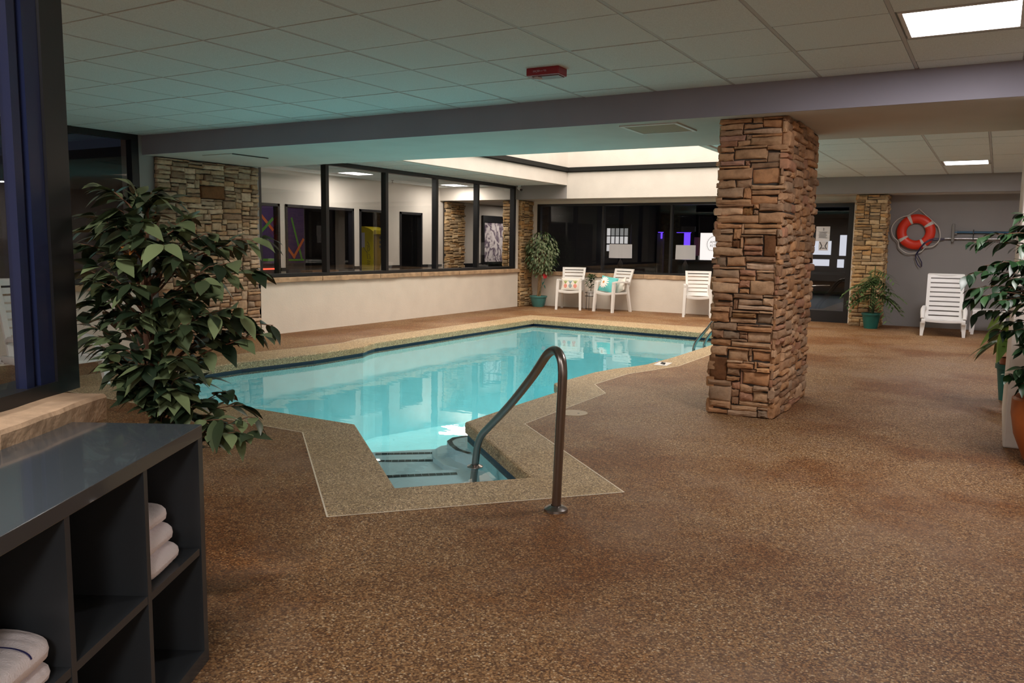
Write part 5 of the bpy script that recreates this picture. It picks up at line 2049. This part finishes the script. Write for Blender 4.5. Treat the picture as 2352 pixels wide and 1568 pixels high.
def poles():
    y = YW - 0.05
    r = thing('rescue_pole', 'long silver pole with a drooping navy loop hook on the grey wall', 'pole', (0, y, 0))
    m = MB()
    m.tube([(-0.84, 0, 1.60), (1.6, 0, 1.595)], 0.014, 10)
    m.build('shaft', M['silver'], r, True)
    m = MB()
    m.tube([(-0.84, -0.01, 1.60), (-1.0, -0.04, 1.60), (-1.08, -0.075, 1.575), (-1.16, -0.085, 1.51), (-1.22, -0.075, 1.42), (-1.275, -0.04, 1.32), (-1.28, -0.02, 1.23), (-1.24, -0.02, 1.13),
            (-1.20, -0.02, 1.085), (-1.17, -0.02, 1.10), (-1.175, -0.02, 1.17), (-1.22, -0.02, 1.25), (-1.262, -0.03, 1.32), (-1.20, -0.08, 1.44), (-1.13, -0.09, 1.52), (-1.05, -0.06, 1.565), (-0.95, -0.03, 1.575), (-0.84, 0, 1.58)], 0.008, 7)
    m.build('loop_hook', M['navyloop'], r, True)
    r = thing('brush_pole', 'blue pole with a grey brush head on the grey wall', 'pole', (0, y, 0))
    m = MB()
    m.tube([(-0.69, 0, 1.712), (1.6, 0, 1.70)], 0.019, 10)
    m.build('shaft', M['bluepole'], r, True)
    m = MB()
    m.box(-0.735, -0.04, 1.535, -0.69, 0.035, 1.86, 0.012)
    m.box(-0.69, -0.015, 1.67, -0.65, 0.02, 1.75, 0.006)
    m.build('brush_head', M['brush'], r)
    m = MB()
    for z in (1.60, 1.707):
        m.box(-0.408, YW - 0.085, z - 0.03, -0.392, YW, z + 0.035)
    m.box(-0.408, YW - 0.02, 1.58, -0.392, YW, 1.76)
    tag(m.build('pole_bracket', M['black']), 'black bracket holding both poles on the grey wall', 'bracket')


poles()


# ------------------------------------------------------------------ handrail and ladder
def smooth_path(ctrl, n=8):
    out = []
    m = len(ctrl)
    for i in range(m - 1):
        p0, p1, p2, p3 = ctrl[max(0, i - 1)], ctrl[i], ctrl[i + 1], ctrl[min(m - 1, i + 2)]
        for k in range(n):
            t = k / n
            out.append(0.5 * ((2 * p1) + (p2 - p0) * t + (2 * p0 - 5 * p1 + 4 * p2 - p3) * t * t + (3 * p1 - p0 - 3 * p2 + p3) * t ** 3))
    out.append(ctrl[-1])
    return out


def handrail():
    bx, by = -1.92, 3.746
    u = Vector((-0.79, 0.613, 0))
    r = thing('handrail', 'bent dark bronze pool handrail at the entry steps', 'handrail', (bx, by, 0))
    prof = [(0.0, 0.0), (-0.015, 0.25), (-0.032, 0.5), (-0.045, 0.70), (-0.043, 0.765), (-0.025, 0.815), (0.02, 0.845), (0.075, 0.845), (0.13, 0.825), (0.185, 0.79), (0.36, 0.655), (0.69, 0.435), (1.08, 0.205), (1.17, 0.15), (1.235, 0.09), (1.275, 0.02), (1.31, -0.10), (1.36, -0.27)]
    pts = smooth_path([u * s + Vector((0, 0, z)) for s, z in prof], 5)
    m = MB()
    m.tube(pts, 0.0245, 16)
    m.build('rail', M['bronze'], r, True)
    m = MB()
    m.lathe([(0.028, 0.03), (0.045, 0.024), (0.062, 0.012), (0.064, 0.0), (0, 0)], (0, 0, 0), 28)
    m.build('flange', M['bronze'], r, True)
    m = MB()
    e = u * 1.31
    m.lathe([(0.026, -0.090), (0.04, -0.096), (0.054, -0.102), (0.055, -0.106), (0, -0.106)], (e.x, e.y, 0), 28)
    m.build('flange', M['bronze'], r, True)


handrail()


def ladder():
    r = thing('pool_ladder', 'steel pool ladder rails beside the stone column', 'ladder', (-3.45, 11.85, 0))
    for dy in (-0.25, 0.25):
        ctrl = [Vector(p) for p in ((0.45, dy, 0.0), (0.44, dy, 0.35), (0.38, dy, 0.60), (0.26, dy, 0.66), (0.12, dy, 0.53), (-0.10, dy, 0.22), (-0.22, dy, 0.07), (-0.28, dy, -0.05), (-0.29, dy, -0.2), (-0.29, dy, -0.9))]
        m = MB()
        m.tube(smooth_path(ctrl, 6), 0.022, 12)
        m.build('rail', M['steel'], r, True)
        m = MB()
        m.lathe([(0.025, 0.02), (0.045, 0.012), (0.045, 0), (0, 0)], (0.45, dy, 0), 20)
        m.build('flange', M['steel'], r)
    for z in (-0.35, -0.65):
        m = MB()
        m.box(-0.33, -0.25, z - 0.015, -0.25, 0.25, z + 0.015, 0.006)
        m.build('rung', M['plastic'], r)


ladder()


# ------------------------------------------------------------------ towel shelf
def shelf_unit():
    th = math.radians(29.5)
    d = Vector((-math.sin(th), math.cos(th), 0))
    r = thing('cube_shelf', 'grey lacquered cube shelf holding folded towels at the left edge', 'shelf', (-2.159, 1.694, 0), th)
    # local: x = into depth direction (negative = back), y = along the front (negative = towards the viewer)
    y1, W, D, Hh, t = 0.045, 1.90, 0.425, 0.805, 0.042
    y0 = y1 - W
    m = MB()
    m.box(-D, y0, Hh - t, 0.0, y1, Hh, 0.002)
    m.build('top_panel', M['cabtop'], r)
    for a, b in ((y1 - 0.034, y1), (y0, y0 + 0.034)):
        m = MB()
        m.box(-D, a, 0, -0.001, b, Hh - t)
        m.build('side_panel', M['cab'], r)
    m = MB()
    m.box(-D, y0 + 0.034, 0.0, -0.001, y1 - 0.034, 0.05)
    m.build('bottom_panel', M['cab'], r)
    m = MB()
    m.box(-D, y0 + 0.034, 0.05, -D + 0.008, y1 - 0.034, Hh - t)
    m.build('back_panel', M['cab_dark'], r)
    ds = [-0.352, -0.74, -1.128, -1.515]
    for y in ds:
        m = MB()
        m.box(-D + 0.008, y - 0.011, 0.05, -0.002, y + 0.011, Hh - t)
        m.build('divider', M['cab'], r)
    ed = [y1 - 0.034] + ds + [y0 + 0.034]
    for a, b in zip(ed[:-1], ed[1:]):
        m = MB()
        m.box(-D + 0.008, b + 0.011, 0.382, -0.003, a - 0.011, 0.405)
        m.build('shelf_board', M['cab'], r)

    def world(x, y, z):
        c, s = math.cos(th), math.sin(th)
        return (-2.159 + c * x - s * y, 1.694 + s * x + c * y, z)

    def towel(x, y, z, lx, ly, h, label, seed, stripe=False, tilt=0.0):
        rr = random.Random(seed)
        q = thing('folded_towel', label, 'towel', world(x, y, z), th + rr.uniform(-0.02, 0.02), 'folded white towels on the grey shelf')
        # a folded slab: rounded fold at the front, layers at the sides
        for k in range(1):
            m = MB()
            hh = h

            def f(u, v, k=k):
                # u around the section in x-z, v along y
                a = u * 2 * math.pi
                n = 3.2
                ca, sa = math.cos(a), math.sin(a)
                px = math.copysign(abs(ca) ** (2 / n), ca)
                pz = math.copysign(abs(sa) ** (2 / n), sa)
                ey = 1 - 0.10 * abs(2 * v - 1) ** 8
                rib = 0.006 * abs(math.sin(v * 26 + k)) + 0.003 * math.sin(px * 5 + v * 6 + seed)
                return Vector((px * lx / 2 * ey, (v - 0.5) * ly, hh / 2 + k * hh + pz * (hh / 2 + rib) * (ey if abs(2 * v - 1) > 0.9 else 1)))
            m.grid(f, 28, 26)
            m.add([f(i / 28, 0) for i in range(28)], [tuple(range(28))])
            m.add([f(i / 28, 1) for i in range(28)], [tuple(reversed(range(28)))])
            m.build('towel_fold', M['towel'], q, True)
        if stripe:
            m = MB()
            m.grid(lambda u, v: f(0.02 + 0.42 * u, 0.66 + 0.022 * v) + Vector((0, 0, 0.002)), 24, 1)
            m.build('stripe', M['navy_stripe'], q)
    yc = -0.225
    z = 0.406
    for k, (hh, lab) in enumerate(((0.062, 'bottom folded white towel in the shelf cell nearest the pool'), (0.066, 'middle folded white towel in the shelf cell nearest the pool'), (0.058, 'top folded white towel in the shelf cell nearest the pool'))):
        towel(-0.20 - 0.012 * k, yc + 0.025 - 0.012 * k, z, 0.36, 0.23, hh, lab, 70 + k)
        z += hh + 0.001
    z = 0.406
    for k, (hh, lab) in enumerate(((0.04, 'lower folded white towel at the bottom left corner'), (0.068, 'striped folded white towel on top at the bottom left corner'))):
        towel(-0.19, -0.93, z, 0.36, 0.27, hh, lab, 80 + k, stripe=(k == 1))
        z += hh + 0.001


shelf_unit()


# ------------------------------------------------------------------ small fittings
def fittings():
    # fire strobe under the ceiling
    r = thing('fire_alarm', 'red fire alarm strobe lettered FIRE on the ceiling', 'alarm', (-2.93, 5.42, ZC), math.radians(2))
    m = MB()
    m.box(-0.13, -0.075, -0.058, 0.13, 0.075, 0.0, 0.008)
    m.build('housing', M['red'], r)
    m = MB()
    m.box(-0.095, -0.045, -0.064, 0.115, 0.06, -0.058)
    m.build('lower_face', plain('greyish_red', (0.22, 0.14, 0.14), 0.4), r)
    m = MB()
    m.lathe([(0.0, -0.082), (0.022, -0.08), (0.034, -0.070), (0.036, -0.060), (0, -0.060)], (-0.065, -0.015, 0), 20)
    m.build('strobe_lens', plain('lens', (0.5, 0.52, 0.55), 0.15), r, True)
    for ch_, x in (('E', -0.062), ('R', -0.034), ('I', -0.008), ('F', 0.020)):
        text('lettering', ch_, 0.034, plain('pale_lettering', (0.50, 0.36, 0.45), 0.6), r, (x, -0.0765, -0.030), (math.pi / 2, math.pi / 2, 0))
    # return air grille in the soffit
    r = thing('air_grille', 'tan return air grille in the teal lit soffit', 'vent', (-2.655, 7.0, ZB))
    m = MB()
    a, b, t = 0.26, 0.27, 0.03
    m.box(-a, -b, -0.012, a, -b + t, 0)
    m.box(-a, b - t, -0.012, a, b, 0)
    m.box(-a, -b + t, -0.012, -a + t, b - t, 0)
    m.box(a - t, -b + t, -0.012, a, b - t, 0)
    m.build('frame', M['white_metal'], r)
    m = MB()
    for k in range(24):
        y = -b + t + 0.0196 * k
        m.box(-a + t, y, -0.009, a - t, y + 0.014, -0.002)
    m.build('grille', M['grille'], r)
    r = thing('access_hatch', 'flush painted access hatch in the soffit by the left pier', 'hatch', (-8.28, 7.2, ZB))
    m = MB()
    m.box(-0.27, -0.28, -0.008, 0.27, 0.28, -0.001, 0.003)
    m.build('hatch_panel', M['soffit'], r)
    m = MB()
    m.box(0.265, -0.28, -0.012, 0.28, 0.28, -0.002)
    m.build('hatch_edge', M['black'], r)
    # camera in the corner
    r = thing('security_camera', 'small white security camera under the header in the far left corner', 'camera', (X0 + 0.09, YH - 0.02, 2.60))
    m = MB()
    m.lathe([(0.0, 0.03), (0.035, 0.03), (0.035, 0.0), (0.015, -0.005), (0.015, -0.03), (0, -0.03)], (0, 0, 0.04), 16)
    m.build('mount', M['plastic'], r)
    d = Vector((0.75, -0.45, -0.35)).normalized()
    m = MB()
    m.tube([Vector((-0.03, 0.02, 0.02)), Vector((-0.03, 0.02, 0.02)) + d * 0.12], 0.035, 14)
    m.build('body', M['plastic'], r, True)
    m = MB()
    m.tube([Vector((-0.03, 0.02, 0.02)) + d * 0.118, Vector((-0.03, 0.02, 0.02)) + d * 0.135], 0.031, 14)
    m.build('lens', M['black'], r)
    # deck lid
    r = thing('skimmer_lid', 'round beige skimmer lid set in the deck beside the coping', 'lid', (-2.96, 6.06, 0.0))
    m = MB()
    m.lathe([(0, 0.008), (0.11, 0.008), (0.118, 0.006), (0.12, 0.0)], (0, 0, 0), 32)
    m.build('cover', M['lid'], r, True)
    m = MB()
    m.disc((0.05, -0.01, 0.009), 0.011, 12)
    m.build('finger_hole', M['ink'], r)
    # depth tile
    r = thing('marker_tile', 'small white marker tile set in the coping near the column', 'tile', (-3.35, 9.25, 0.0), 0.1)
    m = MB()
    m.box(-0.08, -0.14, 0.0, 0.08, 0.14, 0.004)
    m.build('tile_face', M['plastic'], r)
    m = MB()
    m.tube([(0.03, -0.06, 0.005), (-0.02, 0.0, 0.005), (0.02, 0.03, 0.005)], 0.012, 6)
    m.tube([(0.0, 0.03, 0.005), (-0.03, 0.08, 0.005)], 0.012, 6)
    m.build('dark_mark', M['ink'], r)


fittings()

# lamp light of the square ceiling panels
for (x, y, pw) in ((-0.265, 5.33, 42), (-0.50, 13.85, 34), (-1.565, 0.33, 50), (1.035, -1.66, 85), (-6.765, -1.0, 85), (1.45, 10.5, 42), (-4.165, 0.33, 45)):
    area('panel_lamp', (x, y, ZC - 0.006), 0.54, 0.54, pw, COOL)
